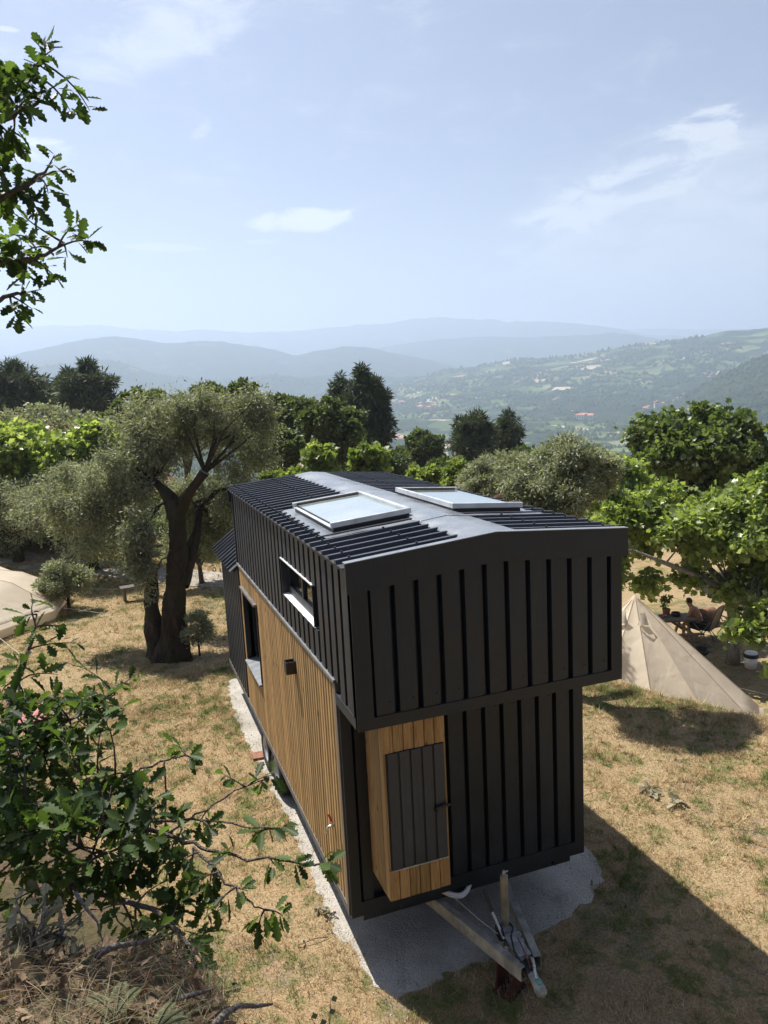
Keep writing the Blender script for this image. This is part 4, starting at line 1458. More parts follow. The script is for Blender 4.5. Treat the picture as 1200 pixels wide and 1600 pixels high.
# ================================================================== TREES AND PLANTS
def half_leaf(outline):
    """leaf outline (one side) -> vertices and two faces folded along the midrib"""
    n = len(outline)
    mid = [(outline[0][0], 0.0, 0.0), (outline[-1][0], 0.0, 0.0)]
    vs = [(u, 0.0, 0.0) for u, v in outline if False]
    vs = mid[:]
    L_ = [(u, v, 0.22 * v - 0.10 * u * u) for u, v in outline[1:-1]]
    R_ = [(u, -v, 0.22 * v - 0.10 * u * u) for u, v in outline[1:-1]]
    vs[1] = (vs[1][0], 0, -0.10 * vs[1][0] ** 2)
    vs += L_ + R_
    k = len(L_)
    f1 = [0] + [1 + k + i + 1 for i in range(k)] + [1]        # right side
    f1 = [0] + [2 + k + i for i in range(k)] + [1]
    f2 = [1] + [2 + i for i in range(k)][::-1] + [0]
    return np.array(vs), [f1, f2]


SHAPES = {
    'oak': half_leaf([(0.0, 0), (0.08, 0.03), (0.16, 0.12), (0.23, 0.08), (0.33, 0.22), (0.42, 0.12), (0.54, 0.29), (0.63, 0.17), (0.76, 0.27), (0.85, 0.15), (0.95, 0.12), (1.0, 0)]),
    'plane': half_leaf([(0.0, 0), (0.05, 0.50), (0.26, 0.22), (0.52, 0.58), (1.0, 0)]),
    'broad': (np.array([(0, 0, 0), (0.45, 0.33, 0.03), (1, 0, -0.06), (0.45, -0.33, 0.03)]), [[0, 3, 2], [0, 2, 1]]),
    'olive': (np.array([(0, 0, 0), (0.5, 0.15, 0.02), (1, 0, 0), (0.5, -0.15, 0.02)]), [[0, 3, 2, 1]]),
    'needle': (np.array([(0, 0, 0), (0.6, 0.07, 0.0), (1, 0, -0.05), (0.6, -0.07, 0.0)]), [[0, 3, 2, 1]]),
    'rag': half_leaf([(0.0, 0), (0.2, 0.22), (0.45, 0.30), (0.6, 0.16), (0.8, 0.22), (1.0, 0)]),
}


def unit(v):
    return v / (np.linalg.norm(v, axis=-1, keepdims=True) + 1e-9)


def leaf_frames(D, N):
    D = unit(D)
    N = unit(N - D * (D * N).sum(-1, keepdims=True))
    return D, np.cross(N, D), N


def leaf_mesh(name, kind, Pp, D, N, S, tone, mat):
    vs, fs = SHAPES[kind]
    D, B, N = leaf_frames(D, N)
    V = Pp[:, None] + S[:, None, None] * (vs[None, :, 0:1] * D[:, None] + vs[None, :, 1:2] * B[:, None] + vs[None, :, 2:3] * N[:, None])
    nv = len(vs)
    off = (np.arange(len(Pp)) * nv)[:, None]
    per = np.concatenate([np.array(f) for f in fs])
    loops = (per[None] + off).ravel()
    sizes = np.tile([len(f) for f in fs], len(Pp))
    return np_mesh(name, V.reshape(-1, 3), loops, sizes, mat, {'tone': np.repeat(tone, nv)})


def cloud(clumps, per, size, up_bias=0.5, droop=0.0, flat=0.75, shell=0.35, sj=0.4):
    """leaves of a crown: clumps = (m x 4) centre + radius; returns positions, axes, normals, sizes, tones"""
    C = np.repeat(clumps[:, :3], per, 0)
    Rr = np.repeat(clumps[:, 3], per)
    n = len(C)
    d = unit(rng.normal(size=(n, 3)))
    rad = Rr * (shell + (1 - shell) * rng.random(n)) * rng.uniform(0.2, 1.0, n) ** 0.5 * 1.12
    rad *= np.where(rng.random(n) < 0.14, rng.uniform(1.0, 1.7, n), 1.0)
    off = d * rad[:, None]
    off[:, 2] *= flat
    Pp = C + off
    D = d + rng.normal(size=(n, 3)) * 0.6 + np.array([0, 0, -droop])
    N = rng.normal(size=(n, 3)) * 0.75 + d * 0.35 + np.array([0, 0, up_bias])
    S = size * rng.uniform(1 - sj, 1 + sj, n)
    tone = np.clip(np.repeat(rng.normal(0.45, 0.16, len(clumps)), per) + rng.normal(0, 0.2, n), 0, 1)
    return Pp, D, N, S, tone


def lobes(spec, n, rmin, rmax, hollow=0.45):
    """clump centres spread through a few ellipsoids: (cx, cy, cz, rx, ry, rz, weight)"""
    spec = np.array(spec, float)
    wts = spec[:, 6] / spec[:, 6].sum()
    pick = rng.choice(len(spec), n, p=wts)
    d = unit(rng.normal(size=(n, 3)))
    q = (hollow + (1 - hollow) * rng.random(n)) ** 0.6
    c = spec[pick, :3] + d * spec[pick, 3:6] * q[:, None]
    return np.concatenate([c, rng.uniform(rmin, rmax, n)[:, None]], 1)


def gnarled(m, pts, radii, n=20, seed=1, twist=2.0):
    """stem of an old tree: ribs that wind round it, hollows and bulges"""
    pts = [np.array(p, float) for p in pts]
    L = np.concatenate([[0], np.cumsum([np.linalg.norm(pts[i + 1] - pts[i]) for i in range(len(pts) - 1)])])
    q = np.linspace(0, L[-1], max(10, int(L[-1] / 0.09)))
    P_ = np.stack([np.interp(q, L, [p[k] for p in pts]) for k in range(3)], -1)
    rr = np.interp(q, L, radii)
    b = len(m.v)
    ref = None
    for i in range(len(P_)):
        d = P_[min(i + 1, len(P_) - 1)] - P_[max(i - 1, 0)]
        d = d / np.linalg.norm(d)
        x = np.cross(d, (0.31, 0.9, 0.2)) if ref is None else ref - d * (ref @ d)
        x /= np.linalg.norm(x)
        ref = x
        y = np.cross(d, x)
        a = 2 * PI * np.arange(n) / n
        w_ = a + twist * q[i]
        f = 1 + 0.13 * np.cos(4 * w_ + seed) + 0.07 * np.cos(7 * w_ + 2 * seed) + 0.42 * (fbm(np.cos(a) * 1.4 + seed * 3 + q[i] * 0.8, np.sin(a) * 1.4 + q[i] * 1.6, 4, seed) - 0.5)
        f += 0.16 * (vnoise(np.cos(a) * 4 + 9, np.sin(a) * 4 + q[i] * 7, seed + 4) - 0.5)
        for k in range(n):
            m.v.append(tuple(P_[i] + rr[i] * f[k] * (x * math.cos(a[k]) + y * math.sin(a[k]))))
    for i in range(len(P_) - 1):
        for k in range(n):
            m.f.append((b + i * n + k, b + i * n + (k + 1) % n, b + (i + 1) * n + (k + 1) % n, b + (i + 1) * n + k))
    m.f.append(tuple(b + (len(P_) - 1) * n + k for k in range(n)))


def limbs(m, base_pts, radii, targets, rgen, th=0.4, n=6, kink=0.12):
    """trunk along base_pts, then limbs that reach for the clump centres"""
    m.tube(base_pts, radii, 10, wob=0.10, rg=rgen)
    base_pts = [np.array(p) for p in base_pts]
    for tg in targets:
        i = rgen.randint(max(1, len(base_pts) // 2), len(base_pts) - 1)
        a = base_pts[i]
        L = np.linalg.norm(tg - a)
        mid1 = a + (tg - a) * 0.35 + np.array([rgen.uniform(-1, 1), rgen.uniform(-1, 1), rgen.uniform(0.0, 1.4)]) * L * kink
        mid2 = a + (tg - a) * 0.7 + np.array([rgen.uniform(-1, 1), rgen.uniform(-1, 1), rgen.uniform(-0.2, 1.0)]) * L * kink
        r_ = radii[i] * th
        m.tube([a, mid1, mid2, tg], [r_, r_ * 0.65, r_ * 0.4, r_ * 0.15], n)
    return m


def px_size(Pw, S):
    rel = Pw - CAM
    return S * F_PX / np.maximum(0.5, rel @ fw)


def in_view(Pw, mg=30):
    rel = Pw - CAM
    z = rel @ fw
    u = 600 + F_PX * (rel @ rt) / np.maximum(z, 0.01)
    v = 800 - F_PX * (rel @ up) / np.maximum(z, 0.01)
    return (z > 0.2) & (u > -mg) & (u < 1200 + mg) & (v > -mg) & (v < 1600 + mg)


def leaf_parts(root, kind, mat, data, count):
    """the leaves that show largest become parts one by one (mesh data shared), the rest one mass of foliage"""
    Pp, D, N, S, tone = data
    o = np.array(root.location)
    big = px_size(Pp + o, S) * np.where(in_view(Pp + o), 1.0, 0.01) + rng.random(len(S)) * 1e-3
    order = np.argsort(-big)
    sel, rest_ = order[:count], order[count:]
    protos = []
    for k in range(6):
        z1 = np.zeros((1, 3))
        protos.append(leaf_mesh('leaf', kind, z1, np.array([[1.0, 0, 0]]), np.array([[0, 0, 1.0]]), np.ones(1), np.array([0.1 + 0.15 * k]), mat))
    Df, Bf, Nf = leaf_frames(D[sel], N[sel])
    for i, j in enumerate(sel):
        lo_ = bpy.data.objects.new('leaf', protos[min(5, max(0, int((tone[j] - 0.025) / 0.15)))])
        COL.objects.link(lo_)
        lo_.parent = root
        s_ = float(S[j])
        mtx = Matrix.Identity(4)
        for a in range(3):
            mtx[a][0], mtx[a][1], mtx[a][2], mtx[a][3] = Df[i][a] * s_, Bf[i][a] * s_, Nf[i][a] * s_, Pp[j][a]
        lo_.matrix_local = mtx
    if len(rest_):
        ro = np_obj('foliage', leaf_mesh('foliage', kind, Pp[rest_], D[rest_], N[rest_], S[rest_], tone[rest_], mat), root)
        ro['kind'] = 'stuff'


def tree(name, label, cat, px, d, top, bottom, halfw, kind, mat, bark, n_clump, per, size, group=None, base_z=None, shape='round', up_bias=0.5, droop=0.0, cr=(0.10, 0.20), trunk_r=0.16, depth=1.0, lean=0.0, hollow=0.45, parts=0, flat=0.75):
    """a whole tree: trunk with limbs and a crown of leaf clumps.  px = column it stands in, top / bottom of the crown as seen"""
    c0 = at(px, (top + bottom) / 2, d)
    zt, zb_ = at(px, top, d)[2], at(px, bottom, d)[2]
    hw = halfw * d / F_PX
    bx, by = c0[0], c0[1]
    bz = hz(bx, by) if base_z is None else base_z
    root = empty(name, (bx, by, bz), label, cat, group)
    H0, H1 = zb_ - bz, zt - bz
    hh = (H1 - H0) / 2
    cz = (H0 + H1) / 2
    rl = random.Random(int(px * 7 + d))
    if shape == 'round':
        spec = [(0, 0, cz, hw * 0.72, hw * 0.72 * depth, hh * 0.78, 3)]
        for k in range(9):
            a = rl.uniform(0, 6.28)
            e = rl.uniform(-0.5, 0.9)
            spec.append((math.cos(a) * hw * 0.60 * math.cos(e), math.sin(a) * hw * 0.60 * math.cos(e) * depth, cz + math.sin(e) * hh * 0.62, hw * rl.uniform(0.25, 0.42), hw * rl.uniform(0.25, 0.42), hh * rl.uniform(0.22, 0.38), 1.0))
    elif shape == 'pine':
        spec = []
        for k in range(9):
            q = k / 8.0
            rr = hw * (0.30 + 0.70 * math.sin(PI * min(1, (1 - q) * 0.85 + 0.06)) ** 0.9) * rl.uniform(0.8, 1.1)
            if k == 8:
                rr = hw * 0.16
            spec.append((rl.uniform(-0.12, 0.12) * hw, rl.uniform(-0.12, 0.12) * hw, H0 + (H1 - H0) * (0.04 + 0.92 * q), rr, rr, hh * 0.13, rr + 0.1))
    else:
        spec = shape(hw, hh, cz)
    cl_ = lobes(spec, n_clump, hw * cr[0], hw * cr[1], hollow)
    data = cloud(cl_, per, size, up_bias, droop, flat)
    m = MB()
    th_ = H1 * (0.9 if shape == 'pine' else 0.62)
    path = [(lean * q * 0.3 + rl.uniform(-0.05, 0.05) * hw * q, rl.uniform(-0.05, 0.05) * hw * q, -0.25 + (th_ + 0.25) * q) for q in (0, 0.06, 0.2, 0.4, 0.6, 0.8, 1.0)]
    rad_ = [trunk_r * k for k in (1.5, 1.15, 1.0, 0.85, 0.68, 0.45, 0.18)]
    tg = cl_[rng.choice(len(cl_), min(len(cl_), 26), replace=False), :3]
    limbs(m, path, rad_, tg, rl, 0.42)
    m.build('trunk', bark, root, smooth=True, fix=False)
    if parts:
        leaf_parts(root, kind, mat, data, parts)
    else:
        np_obj('crown', leaf_mesh('crown', kind, *data, mat), root)
    return root


# ---- background trees, far to near
BG = 'trees standing beyond the lawn'
tree('pine_tree', 'dark pine at the far left edge, leftmost of the row on the mound', 'tree', 26, 74, 571, 665, 52, 'needle', L_PINE, BARK, 143, 98, 0.655, BG, shape='pine', cr=(0.10, 0.2), trunk_r=0.3)
tree('pine_tree', 'dark pine with a pointed top between round oak and olive tree, on the left', 'tree', 138, 68, 571, 680, 42, 'needle', L_PINE, BARK, 143, 98, 0.608, BG, shape='pine', cr=(0.10, 0.2), trunk_r=0.3)
tree('pine_tree', 'blunt dark pine crowding the pointed pine from the left', 'tree', 112, 70, 582, 685, 26, 'needle', L_PINE, BARK, 110, 91, 0.608, BG, shape='pine', cr=(0.12, 0.24), trunk_r=0.3)
tree('oak_tree', 'round dark oak between two pines on the left skyline', 'tree', 76, 76, 592, 690, 44, 'broad', L_DARK, BARK, 132, 108, 0.433, BG, trunk_r=0.3)
tree('oak_tree', 'oak whose top shows just above the left of the olive crown', 'tree', 228, 46, 588, 720, 52, 'broad', L_MID, BARK, 144, 128, 0.234, BG, trunk_r=0.22)
tree('oak_tree', 'dark oak with a ragged top above the middle of the olive crown', 'tree', 285, 48, 597, 720, 40, 'broad', L_DARK, BARK, 132, 118, 0.234, BG, trunk_r=0.22)
tree('oak_tree', 'taller oak peeping over the right half of the olive crown', 'tree', 330, 50, 577, 720, 38, 'broad', L_MID, BARK, 132, 118, 0.234, BG, trunk_r=0.22)
tree('oak_tree', 'mid green oak on the skyline right of the olive crown', 'tree', 378, 46, 580, 740, 44, 'broad', L_MID, BARK, 144, 128, 0.222, BG, trunk_r=0.22)
tree('oak_tree', 'narrow oak with a notched top left of the tall pine', 'tree', 450, 44, 598, 750, 40, 'broad', L_MID, BARK, 132, 128, 0.222, BG, trunk_r=0.22)
tree('chestnut_tree', 'dense rounded green tree in front of the tall pine behind the roof', 'tree', 512, 40, 607, 750, 62, 'broad', L_MID, BARK, 228, 148, 0.187, BG, trunk_r=0.24)
tree('pine_tree', 'tall dark pine with a broad crown rising above the roof', 'tree', 574, 56, 578, 745, 42, 'needle', L_PINE, BARK, 231, 113, 0.480, BG, shape='pine', cr=(0.12, 0.24), trunk_r=0.3)
tree('pine_tree', 'thin dark pine top left of the tall broad pine', 'tree', 530, 58, 588, 700, 18, 'needle', L_PINE, BARK, 77, 91, 0.480, BG, shape='pine', cr=(0.16, 0.3), trunk_r=0.25)
tree('oak_tree', 'small round dark oak behind the roof, right of the tall pine', 'tree', 668, 62, 665, 750, 40, 'broad', L_DARK, BARK, 144, 128, 0.304, BG, trunk_r=0.25)
tree('pine_tree', 'bushy dark pine standing in front of the valley fields', 'tree', 741, 62, 645, 740, 36, 'needle', L_PINE, BARK, 165, 113, 0.480, BG, shape='pine', cr=(0.14, 0.26), trunk_r=0.25)
tree('pine_tree', 'slim dark pine right of the bushy pine, before the valley', 'tree', 794, 66, 645, 740, 23, 'needle', L_PINE, BARK, 121, 106, 0.456, BG, shape='pine', cr=(0.16, 0.3), trunk_r=0.25)
tree('oak_tree', 'lowest oak filling the gap left of the two small pines', 'tree', 628, 66, 690, 760, 34, 'broad', L_MID, BARK, 108, 118, 0.304, BG, trunk_r=0.25)
tree('oak_tree', 'dark oak almost hidden behind the grey olive on the right', 'tree', 850, 50, 680, 790, 60, 'broad', L_DARK, BARK, 132, 118, 0.257, BG, trunk_r=0.25)

tree('oak_tree', 'mid green oak filling the skyline between the pointed pine and the dark oaks', 'tree', 188, 52, 618, 740, 42, 'broad', L_MID, BARK, 110, 99, 0.246, BG, trunk_r=0.22)
tree('oak_tree', 'broad green oak just right of the olive crown, low behind the roof', 'tree', 428, 37, 655, 765, 52, 'broad', L_MID, BARK, 120, 99, 0.211, BG, trunk_r=0.2)
tree('oak_tree', 'shaded oak thicket under the tall pine behind the roof ridge', 'tree', 590, 50, 690, 775, 60, 'broad', L_DARK, BARK, 120, 99, 0.234, BG, trunk_r=0.22)
tree('oak_tree', 'green oak crown under the bushy pine, level with the roof ridge', 'tree', 705, 48, 705, 785, 50, 'broad', L_MID, BARK, 120, 99, 0.234, BG, trunk_r=0.22)
tree('oak_tree', 'green oak crown under the slim pine, behind the grey olives', 'tree', 800, 46, 698, 790, 55, 'broad', L_MID, BARK, 120, 99, 0.234, BG, trunk_r=0.22)
tree('oak_tree', 'green oak filling the gap between the grey olive and the big plane tree', 'tree', 965, 42, 700, 800, 50, 'broad', L_MID, BARK, 120, 99, 0.211, BG, trunk_r=0.22)
tree('oak_tree', 'dark green oak at the right edge behind the near plane tree', 'tree', 1195, 44, 690, 800, 40, 'broad', L_DARK, BARK, 110, 99, 0.234, BG, trunk_r=0.22)

PLG = 'young plane trees with bright leaves'
tree('plane_tree', 'young plane tree with bright yellow green leaves behind the ridge of the roof', 'tree', 577, 31, 655, 775, 27, 'plane', L_BRIGHT, BARK, 44, 20, 0.27, PLG, cr=(0.2, 0.42), hollow=0.2, trunk_r=0.09)
tree('plane_tree', 'smaller young plane tree with bright leaves left of the roof ridge', 'tree', 505, 30, 683, 775, 26, 'plane', L_BRIGHT, BARK, 40, 18, 0.26, PLG, cr=(0.2, 0.42), hollow=0.2, trunk_r=0.08)
tree('bush', 'low bright green bush behind the left corner of the roof', 'bush', 447, 30, 722, 790, 46, 'broad', L_BRIGHT, BARK, 70, 90, 0.16, None, trunk_r=0.06)
tree('bush', 'rounded green bush peeping over the roof between the roof windows', 'bush', 664, 30, 718, 790, 34, 'broad', L_BRIGHT, BARK, 60, 90, 0.16, None, trunk_r=0.06)
tree('bush', 'pale green bush behind the right edge of the roof beside the olives', 'bush', 735, 27, 706, 812, 50, 'broad', L_BRIGHT, BARK, 90, 100, 0.12, None, trunk_r=0.08)

tree('plane_tree', 'bright plane tree at the left edge of the view behind the left olive', 'tree', 40, 32, 640, 800, 96, 'plane', L_PLANE, BARK, 150, 60, 0.21, None, trunk_r=0.18, cr=(0.12, 0.24))
tree('plane_tree', 'bright plane tree tucked between the left olives and the big olive', 'tree', 165, 31, 642, 790, 66, 'plane', L_PLANE, BARK, 120, 60, 0.20, None, trunk_r=0.16, cr=(0.14, 0.28))
tree('hedge_bush', 'dark green thicket behind the cream tent at the left edge', 'bush', 40, 33, 770, 910, 110, 'broad', L_DARK, BARK, 204, 108, 0.152, None, trunk_r=0.12)
tree('hedge_bush', 'dark green thicket behind the trunk of the big olive', 'bush', 325, 29, 745, 900, 88, 'broad', L_MID, BARK, 230, 112, 0.140, None, trunk_r=0.12)
tree('hedge_bush', 'dark shady thicket above the gravel path', 'bush', 185, 34, 765, 885, 100, 'broad', L_DARK, BARK, 210, 112, 0.152, None, trunk_r=0.12)

# mound: scrub that nobody could count
mc = []
for k in range(1100):
    q = at(rng.uniform(-60, 150), rng.uniform(615, 700), rng.uniform(36, 50))
    x_, y_ = q[0] + rng.normal() * 3, q[1] + rng.normal() * 3
    if fbm(np.array([x_ * 0.3]), np.array([y_ * 0.3]), 3, 4)[0] < 0.36:
        continue
    mc.append((x_, y_, hz(x_, y_) + 0.15, rng.uniform(0.2, 0.75)))
o = np_obj('mound_scrub', leaf_mesh('mound_scrub', 'broad', *cloud(np.array(mc), 30, 0.17), L_OLIVE))
o['kind'] = 'stuff'

# ---- olives
OLG = 'olive trees round the lawn'
tree('olive_tree', 'silvery olive on the far left with its crown above the cream tent', 'olive tree', 20, 30, 725, 880, 95, 'olive', L_OLIVE, BARK_OLIVE, 210, 170, 0.10, OLG, cr=(0.10, 0.24), trunk_r=0.2, droop=0.3)
tree('olive_tree', 'silvery olive with a wide low crown left of the big gnarled olive', 'olive tree', 135, 27, 685, 900, 112, 'olive', L_OLIVE, BARK_OLIVE, 330, 190, 0.11, OLG, cr=(0.09, 0.22), trunk_r=0.2, droop=0.3)
tree('olive_bush', 'rounded olive bush beside the right corner of the left cream tent', 'bush', 103, 22.5, 865, 948, 42, 'olive', L_OLIVE, BARK_OLIVE, 90, 110, 0.10, None, cr=(0.14, 0.3), trunk_r=0.05)
tree('olive_bush', 'leafy suckers at the right foot of the gnarled olive trunk', 'bush', 308, 17.0, 945, 1020, 26, 'olive', L_OLIVE, BARK_OLIVE, 46, 70, 0.075, None, cr=(0.16, 0.36), trunk_r=0.025)
tree('olive_tree', 'sunlit grey olive behind the right eave of the roof', 'olive tree', 775, 17, 690, 830, 64, 'olive', L_OLIVE, BARK_OLIVE, 190, 160, 0.080, OLG, cr=(0.12, 0.26), trunk_r=0.16, droop=0.2)
tree('olive_tree', 'largest grey olive at the right of the roof, with a domed crown', 'olive tree', 868, 13.3, 668, 835, 98, 'olive', L_OLIVE, BARK_OLIVE, 330, 180, 0.072, OLG, cr=(0.10, 0.22), trunk_r=0.2, droop=0.25)


def big_olive():
    base = on_z(264, 1028, 0.0)
    base[2] = hz(base[0], base[1])
    root = empty('olive_tree', base, 'big old olive with a gnarled mossy trunk and sawn limbs beside the house', 'olive tree', OLG)
    d0 = float(np.linalg.norm(at(264, 1028, 1) * 0 + base - CAM))
    depth_ = float((base - CAM) @ fw)

    def P(px, py, dz=0.0):
        v = fw * F_PX + rt * (px - 600) - up * (py - 800)
        return CAM + v * ((depth_ + dz) / F_PX) - base
    m = MB()
    rl = random.Random(5)
    # main stem, leaning slightly right, forking high up
    gnarled(m, [P(268, 1045), P(268, 1022), P(269, 990), P(272, 950), P(277, 900), P(278, 850), P(277, 805), P(278, 782)], [0.42, 0.33, 0.25, 0.215, 0.20, 0.178, 0.168, 0.175], 26, 3, 1.6)
    gnarled(m, [P(277, 806), P(268, 782), P(256, 768, 0.2), P(243, 754, 0.5)], [0.19, 0.15, 0.115, 0.085], 16, 5, 1.0)
    gnarled(m, [P(280, 800), P(290, 778, -0.1), P(304, 758, -0.2), P(319, 738, -0.3)], [0.17, 0.125, 0.10, 0.105], 16, 7, 1.0)
    gnarled(m, [P(283, 915), P(297, 872, 0.3), P(308, 830, 0.6), P(313, 795, 0.9)], [0.17, 0.125, 0.10, 0.08], 16, 9, 1.0)
    gnarled(m, [P(252, 1038, 0.05), P(243, 990, 0.15), P(236, 940, 0.4), P(238, 890, 0.8)], [0.30, 0.20, 0.145, 0.11], 20, 11, 2.0)
    gnarled(m, [P(284, 1042, -0.1), P(285, 1010, -0.1), P(283, 975, 0), P(281, 930, 0.1)], [0.24, 0.17, 0.12, 0.06], 14, 13, 1.4)
    for (px, py) in ((238, 1040), (252, 1050), (290, 1046), (300, 1036)):      # root flares
        m.tube([P(266, 1010), P((px + 266) / 2, py - 18, -0.15), P(px, py, -0.25)], [0.30, 0.20, 0.06], 8, wob=0.1, rg=rl)
    # crown
    spec = []
    for (px, py, hw_, hh_, dz, wt) in ((300, 675, 96, 62, 0.9, 3), (218, 668, 62, 52, 0.9, 1.6), (384, 690, 52, 78, 0.9, 2), (300, 785, 52, 50, 1.7, 1.7), (345, 800, 40, 56, 1.9, 1.3), (280, 855, 34, 34, 1.7, 0.6), (405, 645, 26, 46, 0.8, .9), (195, 740, 70, 58, 0.4, 2.2), (165, 795, 66, 52, 0.6, 2.0), (112, 785, 56, 66, 0.9, 1.5), (165, 845, 60, 36, 0.8, 1.0),
                                     (216, 850, 26, 62, -0.3, 1.3), (365, 770, 45, 55, 1.2, 1.3), (300, 640, 60, 30, 0.2, 1.2), (250, 690, 45, 40, 0.3, 1.0), (335, 840, 30, 40, 1.6, 0.6), (226, 905, 13, 36, -0.3, 0.5)):
        c = P(px, py, dz)
        k = depth_ / F_PX
        spec.append((c[0], c[1], c[2], hw_ * k, hw_ * k * 0.55, hh_ * k, wt))
    cl_ = lobes(spec, 860, 0.12, 0.46, 0.15)
    data = cloud(cl_, 104, 0.090, 0.35, 0.25, 0.9, 0.15)
    forks = [P(240, 752, 0.5), P(320, 738, -0.3), P(312, 795, 0.9), P(243, 890, 0.9), P(277, 775)]
    for i in range(46):
        tg = cl_[rl.randrange(len(cl_)), :3]
        a = min(forks, key=lambda f_: np.linalg.norm(f_ - tg))
        L = np.linalg.norm(tg - a)
        m1 = a + (tg - a) * 0.4 + np.array([rl.uniform(-1, 1), rl.uniform(-1, 1), rl.uniform(0, 1)]) * 0.14 * L
        m.tube([a, m1, tg], [0.040, 0.022, 0.006], 6)
    m.build('trunk', BARK_OLIVE, root, smooth=True, fix=False)
    cut = MB()
    for (q, n_) in ((P(320, 738, -0.3), P(325, 730, -0.32)), (P(240, 752, 0.5), P(234, 746, 0.55))):
        cut.tube([q, q + (n_ - q) * 0.15], [0.105, 0.10], 14)
    cut.build('sawn_end', DEADW, root)
    np_obj('crown', leaf_mesh('crown', 'olive', *data, L_OLIVE), root)


big_olive()
# sawn olive stump limb on the right olive
st_ = empty('olive_log', at(800, 776, 14.4), 'brown sawn olive limb showing below the grey olive crowns at right', 'limb')
MB().tube([(-0.35, 0, -0.05), (-0.05, 0.0, 0.0), (0.28, 0, 0.10), (0.42, 0, 0.13)], [0.10, 0.13, 0.12, 0.06], 12, wob=0.12, rg=random.Random(2)).build('limb_wood', mk_bark('reddish_bark', (0.06, 0.035, 0.022), (0.18, 0.10, 0.06), 9), st_, smooth=True)
# thin tree behind, trunk only showing under foliage
tree('lime_tree', 'slender tree with a bare post like trunk between the olive trunk and the house', 'tree', 308, 23.6, 775, 893, 56, 'broad', L_MID, BARK, 190, 92, 0.117, None, trunk_r=0.075)

# ---- right-hand trees
tree('plane_tree', 'big dark plane tree with a dense domed crown against the valley', 'tree', 1078, 31, 608, 830, 106, 'plane', L_PLANED, BARK, 540, 46, 0.18, None, cr=(0.10, 0.22), trunk_r=0.3)
RB = (1148, 1030)


def right_plane():
    base = on_z(1148, 1036, -2.15)
    base[2] = hz(base[0], base[1]) - 0.05
    root = empty('plane_tree', base, 'near plane tree with large bright leaves spreading over tent and table', 'tree')
    dp_ = float((base - CAM) @ fw)

    def P(px, py, dz=0.0):
        v = fw * F_PX + rt * (px - 600) - up * (py - 800)
        return CAM + v * ((dp_ + dz) / F_PX) - base
    m = MB()
    rl = random.Random(8)
    m.tube([P(1145, 1042), P(1146, 1015), P(1146, 970), P(1140, 930), P(1135, 905)], [0.20, 0.16, 0.14, 0.135, 0.125], 12, wob=0.08, rg=rl)
    m.tube([P(1138, 925), P(1090, 900, -0.4), P(1040, 880, -0.8), P(990, 860, -1.1)], [0.10, 0.075, 0.06, 0.03], 8)
    m.tube([P(1136, 915), P(1100, 880, 0.5), P(1060, 830, 1.0), P(1010, 800, 1.2)], [0.10, 0.07, 0.05, 0.02], 8)
    m.tube([P(1138, 910), P(1150, 850, 0.2), P(1160, 800, 0.2), P(1165, 770, 0.2)], [0.11, 0.08, 0.05, 0.02], 8)
    m.tube([P(1143, 950), P(1185, 900, -0.6), P(1230, 870, -1.0)], [0.09, 0.06, 0.03], 8)
    m.tube([P(1146, 985), P(1165, 965, -0.7), P(1190, 985, -1.3)], [0.05, 0.035, 0.015], 8)
    spec = []
    k = dp_ / F_PX
    for (px, py, hw_, hh_, dz, wt) in ((1150, 810, 78, 55, 0, 3), (1070, 825, 66, 40, -0.3, 2.4), (960, 790, 58, 42, 2.2, 1.9), (965, 745, 50, 36, 2.6, 1.4), (1022, 775, 46, 34, 2.2, 1.3), (1000, 838, 52, 38, 1.4, 1.9), (1190, 760, 45, 40, 0.3, 1.4), (1125, 850, 60, 30, -0.5, 2.0), (1012, 912, 22, 12, -0.3, 0.45), (948, 835, 38, 58, -0.2, 1.5), (990, 800, 46, 34, 0.3, 1.5), (940, 765, 32, 28, 0.6, 0.9), (1085, 902, 36, 8, -0.2, 0.6), (955, 885, 24, 40, -0.5, 0.9),
                                     (1195, 890, 42, 60, -0.4, 1.8), (1192, 960, 34, 26, -1.4, 1.1), (1160, 985, 24, 13, -1.8, 0.6),
                                     (1150, 925, 34, 18, -0.3, 0.7), (1196, 1045, 12, 18, -2.2, 0.25), (930, 770, 26, 22, 2.0, 0.5), (1250, 820, 60, 70, 0, 2)):
        c = P(px, py, dz)
        spec.append((c[0], c[1], c[2], hw_ * k * 0.9, hw_ * k * 0.9, hh_ * k * 0.85, wt))
    cl_ = lobes(spec, 660, 0.18, 0.48, 0.25)
    data = cloud(cl_, 38, 0.142, 0.75, 0.15, 0.85, 0.2)
    for i in range(40):
        tg = cl_[rl.randrange(len(cl_)), :3]
        fk = [P(990, 860, -1.1), P(1040, 880, -.8), P(1060, 830, 1.0), P(1160, 800, .2), P(1185, 900, -.6), P(1135, 905)]
        a = min(fk, key=lambda f_: np.linalg.norm(f_ - tg))
        m.tube([a, (a + tg) / 2 + np.array([0, 0, 0.1]), tg], [0.028, 0.016, 0.005], 5)
    m.build('trunk', BARK_PALE, root, smooth=True, fix=False)
    leaf_parts(root, 'plane', L_PLANE, data, 300)


right_plane()


